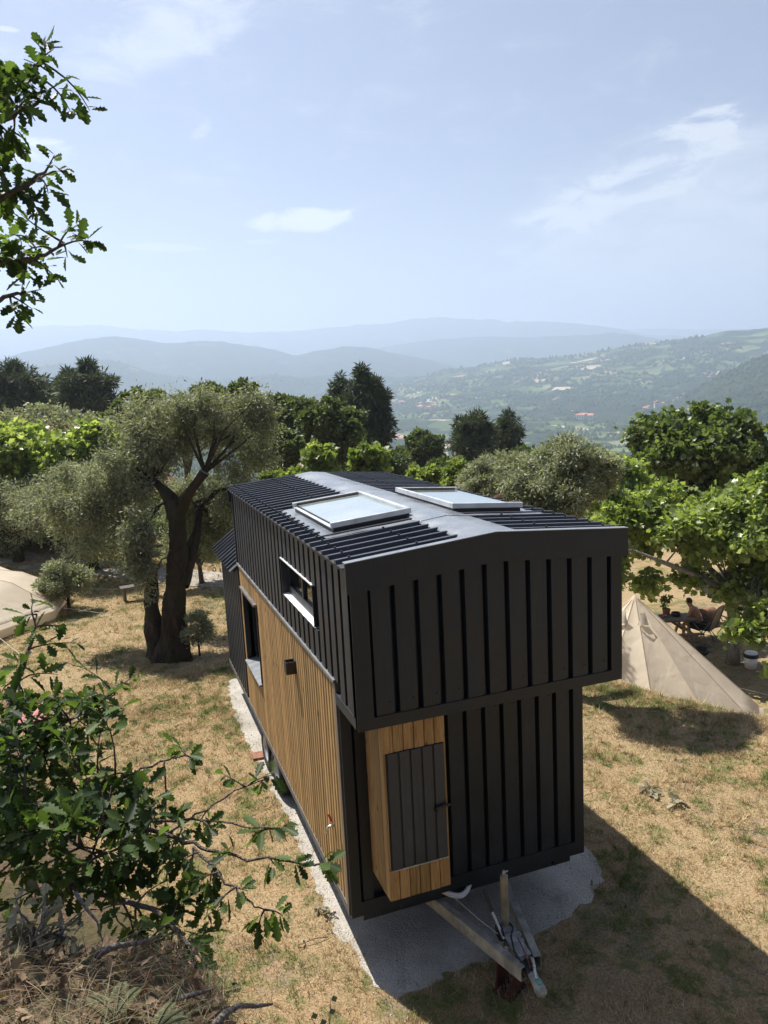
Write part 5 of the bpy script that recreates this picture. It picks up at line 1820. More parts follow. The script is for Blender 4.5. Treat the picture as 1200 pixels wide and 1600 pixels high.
# ---- the oaks round the viewpoint
def spray(rl, a, b, n, size, spread=0.05, sag=0.06, side=None):
    """a leafy twig from a to b: returns twig path and leaf data"""
    a, b = np.array(a), np.array(b)
    L = np.linalg.norm(b - a)
    bend = np.array([rl.uniform(-1, 1), rl.uniform(-1, 1), rl.uniform(-0.3, 1)]) * L * 0.10
    path = [a + (b - a) * q + bend * math.sin(PI * q) - np.array([0, 0, sag * L * q * q]) for q in np.linspace(0, 1, 6)]
    Pp, D, N = [], [], []
    ax = unit(b - a)
    s1 = unit(np.cross(ax, np.array([0.1, 0.2, 1.0])))
    s2 = np.cross(s1, ax)
    for i in range(n):
        q = 1.0 - 0.72 * (i / max(1, n)) ** 1.1
        k = min(4, int(q * 5))
        p_ = path[k] + (path[k + 1] - path[k]) * (q * 5 - k)
        ang = i * 2.4 + rl.uniform(-0.5, 0.5)
        out = s1 * math.cos(ang) + s2 * math.sin(ang)
        Pp.append(p_ + out * rl.uniform(0, spread * 0.3))
        D.append(out * rl.uniform(0.6, 1.0) + ax * rl.uniform(0.2, 0.9) + np.array([0, 0, rl.uniform(-0.7, 0.15)]))
        N.append(np.array([rl.gauss(0, 0.55), rl.gauss(0, 0.55), 0.8]) + out * 0.2)
    S = np.array([size * rl.uniform(0.6, 1.35) for _ in range(n)])
    return path, np.array(Pp), np.array(D), np.array(N), S


def oak(label, base, limb_paths, twigs, n_part, seed):
    """an oak of which only branches reach into the view"""
    rl = random.Random(seed)
    base = np.array(base, float)
    root = empty('oak_tree', base, label, 'tree')
    m = MB()
    nodes = []
    for (pts, r0_, r1_) in limb_paths:
        P_ = [np.array(q) - base for q in pts]
        fine = []
        for i in range(len(P_) - 1):
            for q in np.linspace(0, 1, 5, endpoint=False):
                fine.append(P_[i] + (P_[i + 1] - P_[i]) * q + np.array([rl.gauss(0, 1), rl.gauss(0, 1), rl.gauss(0, 1)]) * 0.006)
        fine.append(P_[-1])
        m.tube(fine, list(np.linspace(r0_, r1_, len(fine))), 8)
        nodes += fine
    A = [[], [], [], [], []]
    NA = np.array(nodes)
    for (tip, n, size) in twigs:
        tip = np.array(tip) - base
        j = np.argsort(np.linalg.norm(NA - tip, axis=1))[rl.randrange(0, 4)]
        a = NA[j]
        path, Pp, D, N, S = spray(rl, a, tip, n, size)
        m.tube(path, [0.006, 0.005, 0.0042, 0.0034, 0.0026, 0.0015], 5)
        tn = np.clip(rl.gauss(0.45, 0.22) + np.array([rl.gauss(0, 0.26) for _ in range(n)]), 0, 1)
        for l_, q in zip(A, (Pp, D, N, S, tn)):
            l_.append(q)
    m.build('trunk', TWIG, root, smooth=True, fix=False)
    leaf_parts(root, 'oak', L_OAK, tuple(np.concatenate(q) for q in A), n_part)
    return root


def tw(px, py, d, n=9, s=0.085):
    return (at(px, py, d), n, s)


# upper left: a limb that hangs in from outside the frame
b1 = at(-420, 700, 4.6)
b1[2] = float(bank_z(np.array([(b1[:2] - BO) @ BN]), np.array([(b1[:2] - BO) @ BT]))[0])
rl = random.Random(21)
T1 = [tw(72, 62, 3.9, 9, .07), tw(60, 100, 3.8, 7, .07), tw(82, 75, 3.9, 5, .06), tw(140, 168, 3.9, 9, .075), tw(110, 170, 3.8, 8, .075), tw(75, 140, 3.8, 9, .085), tw(50, 150, 3.7, 10, .09),
      tw(100, 262, 3.9, 8, .07), tw(85, 240, 3.8, 7, .075), tw(75, 300, 3.7, 9, .085), tw(60, 330, 3.7, 9, .09), tw(145, 375, 3.9, 10, .075), tw(120, 350, 3.9, 8, .07), tw(105, 400, 3.8, 6, .07),
      tw(88, 432, 3.8, 5, .07), tw(65, 450, 3.8, 7, .075), tw(50, 480, 3.7, 7, .08), tw(30, 497, 3.7, 7, .08)]
for k in range(44):
    T1.append(tw(rl.uniform(-70, 36), rl.uniform(95, 490), rl.uniform(3.5, 4.2), 9, .08))
for k in range(150):                      # the rest of this oak's crown, outside the frame: it shades the bank
    T1.append(tw(rl.uniform(-900, -130), rl.uniform(-150, 620), rl.uniform(3.6, 5.4), 12, .09))
up_l = [([b1 - np.array([0, 0, .3]), at(-380, 560, 4.4), at(-300, 420, 4.2), at(-200, 330, 4.1)], 0.12, 0.05),
        ([at(-300, 420, 4.2), at(-120, 260, 4.0), at(-10, 190, 3.9), at(60, 160, 3.85)], 0.03, 0.007),
        ([at(-200, 330, 4.1), at(-60, 180, 4.0), at(40, 130, 3.9), at(70, 90, 3.9)], 0.022, 0.005),
        ([at(-300, 430, 4.2), at(-120, 370, 3.9), at(0, 315, 3.8), at(70, 270, 3.8)], 0.028, 0.006),
        ([at(-300, 440, 4.2), at(-120, 440, 3.9), at(0, 412, 3.8), at(55, 408, 3.85), at(100, 380, 3.9)], 0.026, 0.005),
        ([at(-300, 450, 4.2), at(-120, 480, 3.8), at(0, 468, 3.75), at(40, 455, 3.75)], 0.022, 0.005)]
oak('oak branches reaching in against the sky at the upper left', b1, up_l, T1, 300, 31)

# lower left: young oak growing up from the foot of the bank
b2 = np.array([-3.3, -1.6, 0.0])
b2[2] = max(hz(b2[0], b2[1]), float(bank_z(np.array([(b2[:2] - BO) @ BN]), np.array([(b2[:2] - BO) @ BT]))[0]))
rl = random.Random(22)
T2 = [tw(52, 935, 4.6, 6, .09), tw(36, 962, 4.6, 6, .09), tw(118, 1000, 4.5, 7, .085), tw(60, 985, 4.5, 8, .09), tw(105, 975, 4.5, 5, .08), tw(130, 1040, 4.4, 6, .085), tw(90, 1050, 4.4, 8, .09), tw(30, 1040, 4.4, 9, .09),
      tw(215, 1048, 4.6, 6, .065), tw(190, 1065, 4.5, 7, .07), tw(165, 1085, 4.3, 8, .085), tw(195, 1105, 4.3, 6, .08), tw(430, 1208, 4.1, 7, .085), tw(405, 1225, 4.1, 4, .07), tw(445, 1292, 3.9, 8, .08), tw(400, 1300, 3.9, 6, .08),
      tw(512, 1350, 3.8, 9, .082), tw(470, 1350, 3.8, 7, .085), tw(430, 1352, 3.8, 7, .085), tw(442, 1430, 3.7, 8, .08), tw(405, 1440, 3.7, 8, .08), tw(380, 1390, 3.7, 7, .08), tw(345, 1205, 4.1, 7, .08), tw(300, 1185, 4.2, 9, .08),
      tw(270, 1160, 4.3, 8, .08), tw(330, 1300, 3.9, 8, .08), tw(355, 1330, 3.8, 7, .08), tw(335, 1420, 3.7, 8, .08), tw(310, 1500, 3.6, 8, .07), tw(300, 1540, 3.6, 8, .06), tw(350, 1530, 3.6, 5, .06)]
for k in range(80):
    T2.append(tw(rl.uniform(-40, 160), rl.uniform(1080, 1260), rl.uniform(3.9, 4.7), 9, .085))
for k in range(84):
    T2.append(tw(rl.uniform(-40, 290), rl.uniform(1240, 1420), rl.uniform(3.6, 4.4), 9, .082))
for k in range(36):
    T2.append(tw(rl.uniform(150, 330), rl.uniform(1200, 1520), rl.uniform(3.5, 4.2), 9, .078))
lo_l = [([b2 - np.array([0, 0, .3]), b2 + np.array([0.1, 0.0, 0.8]), at(-30, 1500, 4.6), at(-20, 1380, 4.4)], 0.07, 0.04),
        ([at(-160, 1268, 4.3), at(0, 1276, 4.0), at(90, 1275, 3.95), at(175, 1278, 3.9), at(260, 1305, 3.9), at(330, 1332, 3.85), at(400, 1342, 3.8), at(490, 1352, 3.8)], 0.017, 0.004),
        ([at(60, 1277, 3.95), at(120, 1255, 4.0), at(180, 1225, 4.1), at(250, 1190, 4.2), at(290, 1180, 4.2)], 0.010, 0.004),
        ([at(70, 1277, 3.95), at(110, 1310, 3.8), at(150, 1340, 3.7)], 0.009, 0.003),
        ([at(-30, 1380, 4.4), at(-10, 1200, 4.5), at(20, 1080, 4.5), at(45, 1015, 4.55), at(58, 960, 4.6)], 0.03, 0.004),
        ([at(-20, 1180, 4.5), at(60, 1150, 4.4), at(120, 1120, 4.35), at(180, 1085, 4.4)], 0.014, 0.004),
        ([at(-10, 1320, 4.4), at(80, 1380, 4.0), at(180, 1400, 3.8), at(240, 1420, 3.7), at(300, 1480, 3.65)], 0.022, 0.005),
        ([at(180, 1285, 3.9), at(300, 1280, 3.95), at(380, 1290, 3.9), at(430, 1296, 3.9)], 0.007, 0.003),
        ([at(260, 1305, 3.9), at(320, 1265, 4.0), at(370, 1235, 4.1), at(420, 1215, 4.1)], 0.006, 0.0025),
        ([at(300, 1325, 3.85), at(350, 1370, 3.75), at(390, 1410, 3.7), at(430, 1428, 3.7)], 0.007, 0.0025)]
oak('young oak with lobed leaves at the lower left, growing below the bank', b2, lo_l, T2, 300, 32)

# ================================================================== TENTS
def canvas_tent(name, label, c, prof_, n, rot, sag=0.06):
    """round tent of n gores; prof_ = (radius, height) from the tip down"""
    root = empty(name, c, label, 'tent')
    for k in range(n):
        a0, a1 = rot + 2 * PI * k / n, rot + 2 * PI * (k + 1) / n
        m = MB()
        nu, rows = 6, []
        for i in range(len(prof_) - 1):
            for q in np.linspace(0, 1, 7 if i < len(prof_) - 2 else 4, endpoint=False):
                rows.append((prof_[i][0] + (prof_[i + 1][0] - prof_[i][0]) * q, prof_[i][1] + (prof_[i + 1][1] - prof_[i][1]) * q))
        rows.append(prof_[-1])
        for (r_, z_) in rows:
            for j in range(nu + 1):
                u = j / nu
                p0, p1 = np.array([math.cos(a0), math.sin(a0)]) * r_, np.array([math.cos(a1), math.sin(a1)]) * r_
                q = p0 + (p1 - p0) * u
                s_ = 4 * u * (1 - u) * sag * min(1, r_ / prof_[-2][0])
                wob = 0.035 * (vnoise(np.array([a0 * 9 + u * 2.5]), np.array([r_ * 1.3 + z_]), 8)[0] - 0.5)
                q = q * (1 - (s_ + wob) / max(r_, 0.3) * 0.6)
                m.v.append((q[0], q[1], z_ - s_ * 0.8 * (1 if z_ > prof_[-2][1] + 0.01 else 0)))
        for i in range(len(rows) - 1):
            for j in range(nu):
                b_ = i * (nu + 1) + j
                m.f.append((b_, b_ + 1, b_ + nu + 2, b_ + nu + 1))
        m.build('canvas_panel', CANVAS, root, smooth=True)
        # seam along the edge of the gore
        m = MB()
        m.tube([(math.cos(a0) * r_ * 1.0015, math.sin(a0) * r_ * 1.0015, z_ + 0.004) for r_, z_ in prof_], 0.008, 5)
        m.build('seam', CANVAS, root)
    r_, z_ = prof_[-2]
    m = MB()                                              # eaves hem standing out over the wall
    for k in range(n):
        a0, a1 = rot + 2 * PI * k / n, rot + 2 * PI * (k + 1) / n
        p = [(math.cos(a) * rr, math.sin(a) * rr, zz) for a in (a0, a1) for rr, zz in ((r_ * 0.995, z_ + 0.012), (r_ * 1.035, z_ - 0.07))]
        m.add(p, [(0, 1, 3, 2)])
    m.build('hem', CANVAS, root)
    for k in range(n):
        a0 = rot + 2 * PI * k / n
        q = np.array([math.cos(a0), math.sin(a0), 0])
        e = q * (r_ + 1.5)
        e[2] = hz(c[0] + e[0], c[1] + e[1]) - c[2] + 0.03
        MB().tube([q * r_ * 1.03 + np.array([0, 0, z_ - 0.04]), e], 0.006, 5).build('guy_rope', ROPE, root)
        MB().tube([e + np.array([0, 0, -0.08]) , e + np.array([0, 0, 0.06]) + q * 0.03], 0.010, 5).build('peg', ZINC, root)
    return root


tc_ = np.array([8.34, 6.62, 0.0])
tc_[2] = -2.16
rt_tent = canvas_tent('bell_tent', 'cream canvas bell tent pitched below the terrace edge right of the house', tc_, [(0.05, 3.03), (0.11, 2.97), (2.55, 0.62), (2.52, -0.03)], 12, 0.05, 0.10)
MB().lathe([(0.0, 0.10), (0.03, 0.08), (0.10, -0.02), (0.18, -0.12)], (0, 0, 3.0), 16).build('apex_cap', CANVAS, rt_tent, smooth=True)
for (px, py) in ((975, 966), (1004, 969)):
    v_ = ray(px, py)
    # find the cone surface along this sight line
    for d_ in np.linspace(13, 18, 400):
        q = CAM + v_ * d_ - tc_
        rr = np.hypot(q[0], q[1])
        if rr < 2.52 and q[2] < 3.0 - (rr - 0.11) * (2.35 / 2.44) + 0.02:
            break
    rad_ = np.array([q[0], q[1], 0]) / max(rr, 0.01)
    tan_ = np.cross((0, 0, 1), rad_)
    m = MB()
    b_ = 0
    for i in range(4):
        for j in range(7):
            a = PI * j / 6
            m.v.append(tuple(q + rad_ * (0.02 + 0.05 * i / 3 + 0.07 * math.sin(a) * i / 3) + tan_ * math.cos(a) * (0.05 + 0.06 * i / 3) + np.array([0, 0, 0.16 - 0.085 * i + 0.03 * math.sin(a) * i / 3])))
    for i in range(3):
        for j in range(6):
            m.f.append((i * 7 + j, i * 7 + j + 1, i * 7 + j + 8, i * 7 + j + 7))
    m.build('vent_hood', CANVAS, rt_tent, smooth=True)
    MB().add([tuple(q + rad_ * 0.025 + tan_ * a + np.array([0, 0, b])) for a, b in ((-0.10, -0.10), (0.10, -0.10), (0.06, 0.06), (-0.06, 0.06))], [(0, 1, 2, 3)]).build('vent_mesh', BLACK, rt_tent)

lc = on_z(92, 962, 0.0) - r0 * 3.25
lc[2] = hz(lc[0], lc[1])
canvas_tent('canvas_tent', 'cream canvas tent cut off by the left edge of the view', lc, [(0.05, 1.62), (2.2, 1.02), (3.3, 0.36), (3.28, -0.03)], 10, 0.22, 0.05)

# ================================================================== UNDER THE PLANE TREE: table, chairs, people's things
pt = on_z(1030, 966, -1.42)
tz = hz(pt[0], pt[1])
pt[2] = tz
fdir = -r0 * 0.70 + np.array([fw[0], fw[1], 0]) * 0.72
fang = math.atan2(fdir[1], fdir[0])
table = empty('picnic_table', pt, 'wooden picnic table with benches under the plane tree behind the right tent', 'table', rz=math.atan2(-r0[1], -r0[0]))
for k in range(5):
    MB().box(-1.0, 1.0, -0.36 + k * 0.145, -0.36 + k * 0.145 + 0.135, 0.70, 0.74).build('plank', OLDWOOD, table)
for sx in (-0.72, 0.72):
    MB().bar((sx, -0.70, 0.0), (sx, -0.22, 0.695), 0.045, 0.09).build('leg', OLDWOOD, table)
    MB().bar((sx, 0.70, 0.0), (sx, 0.22, 0.695), 0.045, 0.09).build('leg', OLDWOOD, table)
    MB().box(sx - 0.07, sx - 0.025, -0.78, 0.78, 0.33, 0.41).build('cross_beam', OLDWOOD, table)
    MB().bar((sx + 0.05, 0.0, 0.38), (sx * 0.35, 0.0, 0.69), 0.04, 0.07).build('brace', OLDWOOD, table)
for sy in (-0.75, 0.62):
    MB().box(-1.0, 1.0, sy, sy + 0.14, 0.412, 0.45).build('bench_plank', OLDWOOD, table)
pp = on_z(1041, 960, tz + 0.742)
pot = empty('potted_plant', pp, 'small leafy potted plant standing on the picnic table', 'plant')
MB().lathe([(0.0, 0.0), (0.09, 0.0), (0.12, 0.17), (0.105, 0.17), (0.10, 0.14), (0.0, 0.14)], n=14).build('pot', TERRA, pot)
np_obj('foliage', leaf_mesh('foliage', 'broad', *cloud(np.array([[0, 0, 0.32, 0.16], [0.05, 0, 0.48, 0.12], [-0.06, 0.02, 0.42, 0.12]]), 40, 0.10), L_MID), pot)
pp = on_z(1036, 964, tz + 0.742)
tag(MB().lathe([(0.0, 0.0), (0.06, 0.0), (0.12, 0.06), (0.11, 0.06), (0.05, 0.012), (0.0, 0.012)], tuple(pp), 16).build('bowl', PINK, smooth=True), 'pink bowl on the picnic table in front of the plant', 'bowl')
pp = on_z(1024, 961, tz + 0.742)
tag(MB().lathe([(0.0, 0.0), (0.08, 0.0), (0.13, 0.025), (0.12, 0.027), (0.07, 0.008), (0.0, 0.008)], tuple(pp), 16).build('plate', WHITE, smooth=True), 'pale plate at the left end of the picnic table', 'plate')
pp = on_z(1056, 962, tz + 0.742)
tag(MB().lathe([(0.0, 0.0), (0.12, 0.0), (0.13, 0.10), (0.12, 0.10), (0.11, 0.015), (0.0, 0.015)], tuple(pp), 16).build('pan', BLACK, smooth=True), 'dark pan on the picnic table near the seated person', 'pan')


def camp_chair(loc, ang, label, fab, curved):
    c = empty('camping_chair', loc, label, 'chair', None, ang)
    m = MB()
    if curved:
        for i in range(9):
            a = -0.2 + 2.3 * i / 8
            for yy in (-0.27, 0.27):
                m.v.append((-0.30 + 0.30 * (1 - math.cos(a)) * -0.9 + 0.10, yy, 0.42 + 0.30 * math.sin(a) * 1.2))
        for i in range(8):
            m.f.append((2 * i, 2 * i + 1, 2 * i + 3, 2 * i + 2))
        o = m.build('backrest', fab, c, smooth=True)
        s_ = o.modifiers.new('thickness', 'SOLIDIFY')
        s_.thickness = 0.06
    else:
        m.prism([(-0.25, 0.0), (0.25, 0.0), (0.25, 0.66), (0.21, 0.72), (-0.21, 0.72), (-0.25, 0.66)], (-0.24, 0, 0.44), (0, 1, 0), unit(np.array([-0.32, 0, 1.0])), (0.022, 0, 0.006))
        m.build('backrest', fab, c)
        for sy in (-0.265, 0.265):
            MB().tube([(-0.22, sy, 0.38), (-0.48, sy, 1.16)], 0.014, 8).build('back_frame', GREYM, c)
    MB().box(-0.24, 0.24, -0.25, 0.25, 0.40, 0.43).build('seat', fab, c, bevel=0.01)
    for sy in (-0.27, 0.27):
        MB().tube([(0.26, sy, 0.0), (-0.20, sy, 0.60)], 0.013, 8).build('leg', GREYM if not curved else BLACK, c)
        MB().tube([(-0.32, sy, 0.0), (0.22, sy, 0.60)], 0.013, 8).build('leg', GREYM if not curved else BLACK, c)
        MB().box(-0.26, 0.26, sy - 0.025, sy + 0.025, 0.60, 0.625).build('armrest', BLACK, c, bevel=0.006)
    return c


ps = on_z(1080, 1004, hz(*at(1075, 990, 23.5)[:2]))
ps[2] = hz(ps[0], ps[1])
ch1 = ps + np.array([0, 0, 0]) - fdir * 0.10
ch1 = on_z(1101, 1003, ps[2])
ch1[2] = hz(ch1[0], ch1[1])
camp_chair(ch1, fang, 'black high backed folding camping chair behind the seated person', BLACK, False)
ch2 = on_z(1131, 1006, ps[2]) + np.array([fw[0], fw[1], 0]) * 0.5
ch2[2] = hz(ch2[0], ch2[1])
camp_chair(ch2, fang + 2.6, 'folding chair with a rounded tan back, right of the black camping chair', TANF, True)


def person(loc, ang):
    root = empty('person', loc, 'person with a bare back and dark shorts leaning forward on a camping chair', 'person', None, ang)
    V = {'pelvis': (0.0, 0, 0.50, .135), 'waist': (0.07, 0, 0.65, .125), 'chest': (0.19, 0, 0.84, .145), 'upper': (0.26, 0, 0.95, .11), 'neck': (0.33, 0, 1.04, .055), 'skull0': (0.375, 0, 1.11, .078), 'skull': (0.40, 0, 1.185, .092), 'crown': (0.405, 0, 1.235, .072),
         'nose': (0.50, 0, 1.165, .012), }
    E = [('pelvis', 'waist'), ('waist', 'chest'), ('chest', 'upper'), ('upper', 'neck'), ('neck', 'skull0'), ('skull0', 'skull'), ('skull', 'crown')]
    for s_, y_ in (('l', 1), ('r', -1)):
        V.update({'sh' + s_: (0.25, .175 * y_, 0.95, .068), 'el' + s_: (0.36, .25 * y_, 0.69, .043), 'wr' + s_: (0.56, .15 * y_, 0.60, .029), 'pa' + s_: (0.63, .125 * y_, 0.585, .030),
                  'hi' + s_: (0.03, .10 * y_, 0.49, .10), 'th' + s_: (0.25, .14 * y_, 0.53, .082), 'kn' + s_: (0.47, .17 * y_, 0.55, .060), 'ca' + s_: (0.46, .175 * y_, 0.36, .055), 'an' + s_: (0.47, .18 * y_, 0.085, .036), 'he' + s_: (0.45, .18 * y_, 0.045, .034), 'to' + s_: (0.64, .20 * y_, 0.025, .024),
                  'ear' + s_: (0.395, .098 * y_, 1.165, .016)})
        E += [('upper', 'sh' + s_), ('sh' + s_, 'el' + s_), ('el' + s_, 'wr' + s_), ('wr' + s_, 'pa' + s_), ('pelvis', 'hi' + s_), ('hi' + s_, 'th' + s_), ('th' + s_, 'kn' + s_), ('kn' + s_, 'ca' + s_), ('ca' + s_, 'an' + s_), ('an' + s_, 'he' + s_), ('an' + s_, 'to' + s_)]
        for k, (dy, L) in enumerate(((-0.022, .075), (-0.008, .085), (0.008, .08), (0.022, .062))):
            V['f%d' % k + s_] = (0.63 + L * .8, .125 * y_ + dy, 0.585 - L * .25, .0085)
            V['g%d' % k + s_] = (0.63 + L * 1.15, .125 * y_ + dy, 0.585 - L * .75, .0075)
            E += [('pa' + s_, 'f%d' % k + s_), ('f%d' % k + s_, 'g%d' % k + s_)]
        V['t' + s_] = (0.645, .125 * y_ - .045 * y_, 0.58, .010)
        E.append(('pa' + s_, 't' + s_))
    del V['nose'], V['earl'], V['earr']
    nm = list(V)
    me = bpy.data.meshes.new('body')
    me.from_pydata([V[k][:3] for k in nm], [(nm.index(a), nm.index(b)) for a, b in E], [])
    me.update()
    o = bpy.data.objects.new('body', me)
    COL.objects.link(o)
    o.parent = root
    md = o.modifiers.new('skin', 'SKIN')
    md.use_smooth_shade = True
    for i, k in enumerate(nm):
        me.skin_vertices[0].data[i].radius = (V[k][3], V[k][3] * (0.82 if k in ('waist', 'chest', 'upper') else 1))
        me.skin_vertices[0].data[i].use_root = (k == 'pelvis')
    sb = o.modifiers.new('smooth', 'SUBSURF')
    sb.levels = sb.render_levels = 2
    me.materials.append(SKIN)
    # face and ears
    MB().tube([(0.475, 0, 1.185), (0.505, 0, 1.155), (0.48, 0, 1.145)], [0.008, 0.013, 0.006], 6).build('nose', SKIN, root, smooth=True)
    for y_ in (1, -1):
        MB().tube([(0.385, .078 * y_, 1.185), (0.385, .092 * y_, 1.165), (0.392, .082 * y_, 1.135)], [0.008, 0.014, 0.007], 6).build('ear', SKIN, root, smooth=True)
    # hair, a cap over the back and top of the head
    h = MB()
    for i in range(7):
        e = -0.35 + (PI / 2 + 0.35) * i / 6
        for j in range(14):
            a = 2 * PI * j / 14
            rr = 0.094 * (1.06 + 0.05 * rng.random())
            fwd_cut = 0.035 if math.cos(a) > 0.3 and e < 0.55 else 0.0
            h.v.append((0.392 + (rr - fwd_cut) * math.cos(e) * math.cos(a), (rr * 0.95) * math.cos(e) * math.sin(a), 1.185 + rr * math.sin(e) * 1.02))
    for i in range(6):
        for j in range(14):
            h.f.append((i * 14 + j, i * 14 + (j + 1) % 14, (i + 1) * 14 + (j + 1) % 14, (i + 1) * 14 + j))
    h.build('hair', HAIR, root, smooth=True)
    s_ = MB()
    s_.tube([(-0.075, 0, 0.44), (-0.03, 0, 0.50), (0.05, 0, 0.595), (0.065, 0, 0.62)], [0.12, 0.17, 0.148, 0.14], 14)
    for y_ in (1, -1):
        s_.tube([(0.0, 0.09 * y_, 0.49), (0.15, 0.125 * y_, 0.515), (0.30, 0.15 * y_, 0.53)], [0.125, 0.112, 0.098], 12)
    s_.build('shorts', SHORTS, root, smooth=True)
    return root


pl_ = ch1 + fdir / np.linalg.norm(fdir) * 0.08
pl_[2] = ch1[2] - 0.05
person(pl_, fang)

bk = on_z(1173, 1042, -2.15)
bk[2] = hz(bk[0], bk[1])
bucket = empty('bucket', bk, 'white bucket with a black rim standing by the foot of the near plane tree', 'bucket')
MB().lathe([(0.0, 0.0), (0.145, 0.0), (0.175, 0.36), (0.165, 0.36), (0.14, 0.015), (0.0, 0.015)], n=24).build('tub', WHITE, bucket, smooth=True)
MB().lathe([(0.172, 0.30), (0.182, 0.30), (0.186, 0.40), (0.172, 0.40)], n=24).build('rim_band', BLACK, bucket, smooth=True)
MB().lathe([(0.168, 0.395), (0.15, 0.43), (0.0, 0.44)], n=24).build('lid', WHITE, bucket, smooth=True)
MB().tube([(0.18 * math.cos(a), 0.18 * math.sin(a) * 0.3 - 0.17, 0.30 - 0.12 * math.sin(a)) for a in np.linspace(0, PI, 9)], 0.004, 5).build('handle', ZINC, bucket)

gb = on_z(1096, 1040, -2.15)
gb[2] = hz(gb[0], gb[1])
grill = empty('charcoal_grill', gb, 'small black charcoal grill on thin legs beside the bell tent', 'grill')
MB().lathe([(0.0, 0.28), (0.12, 0.30), (0.20, 0.38), (0.22, 0.46), (0.21, 0.46), (0.12, 0.34), (0.0, 0.32)], n=20).build('fire_bowl', BLACK, grill, smooth=True)
for k in range(3):
    a = 2 * PI * k / 3
    MB().tube([(0.13 * math.cos(a), 0.13 * math.sin(a), 0.33), (0.22 * math.cos(a), 0.22 * math.sin(a), 0.0)], 0.009, 6).build('leg', GREYM, grill)
MB().tube([(0.2, 0.05, 0.45), (0.40, 0.10, 0.62)], 0.008, 6).build('handle', GREYM, grill)

bp = on_z(221, 934, 0.0)
bp[2] = hz(bp[0], bp[1])
bench = empty('garden_bench', bp, 'low pale plank bench half hidden behind the gnarled olive trunk', 'bench', rz=0.15)
for k in range(3):
    MB().box(-0.55, 0.55, -0.17 + k * 0.115, -0.17 + k * 0.115 + 0.105, 0.38, 0.42).build('plank', DEADW, bench)
for sx in (-0.45, 0.45):
    MB().box(sx - 0.03, sx + 0.03, -0.15, 0.15, 0.0, 0.379).build('leg', OLDWOOD, bench)

tp = on_z(22, 1132, 0.0)
tp[2] = hz(tp[0], tp[1])
m = MB()
for i in range(13):
    for j in range(9):
        x_, y_ = -0.55 + 1.1 * i / 12, -0.3 + 0.6 * j / 8
        m.v.append((x_, y_, 0.05 + 0.14 * vnoise(np.array([x_ * 4.5 + 3]), np.array([y_ * 5.0]), 6)[0]))
for i in range(12):
    for j in range(8):
        m.f.append((i * 9 + j, (i + 1) * 9 + j, (i + 1) * 9 + j + 1, i * 9 + j + 1))
o = m.build('towel', PINK, smooth=True)
o.location = tp
s_ = o.modifiers.new('thickness', 'SOLIDIFY')
s_.thickness = 0.012
tag(o, 'crumpled pink towel on the lawn behind the young oak leaves', 'towel')


def fallen(px, py, n, label, size=0.10, mat=L_WILT, z=None, kind='rag', spread=0.14):
    c = on_z(px, py, 0.02)
    c[2] = hz(c[0], c[1]) + 0.015
    root = empty('fallen_twig', c, label, 'twig', 'leafy twigs lying on the dry grass')
    ang = random.uniform(0, 6.28)
    ax = np.array([math.cos(ang), math.sin(ang), 0.0])
    MB().tube([-ax * spread, (0, 0, 0.03), ax * spread * 1.3 + np.array([0, 0, 0.01])], [0.006, 0.005, 0.002], 5).build('stem', TWIG, root)
    for k in range(n):
        q = ax * random.uniform(-0.4, 1.2) * spread + np.array([random.gauss(0, 0.012), random.gauss(0, 0.012), random.uniform(0.01, 0.05)])
        dd = np.array([random.gauss(0, 1), random.gauss(0, 1), random.uniform(-0.1, 0.45)])
        nn = np.array([random.gauss(0, 0.7), random.gauss(0, 0.7), 0.8])
        np_obj('leaf', leaf_mesh('leaf', kind, q[None], dd[None], nn[None], np.array([size * random.uniform(0.7, 1.2)]), np.array([random.uniform(0.15, 1.0)]), mat), root)


fallen(1020, 1240, 14, 'wilted leafy twig on sunlit grass right of the house, farther of two', 0.13)
fallen(1051, 1258, 11, 'wilted pale leafy twig on sunlit grass right of the house, nearer of two', 0.15)
fallen(512, 1428, 11, 'wilted leafy twig at the edge of the pale pad left of the front corner', 0.085)
fallen(338, 1553, 12, 'dark wilted twig on the grass below the young oak', 0.07, L_OAK, kind='oak')
fallen(938, 1398, 4, 'pale dry leaf sprig in the shade beyond the right corner of the pad', 0.08)
fallen(492, 1470, 3, 'single pale dry leaf on the straw left of the pad', 0.07)

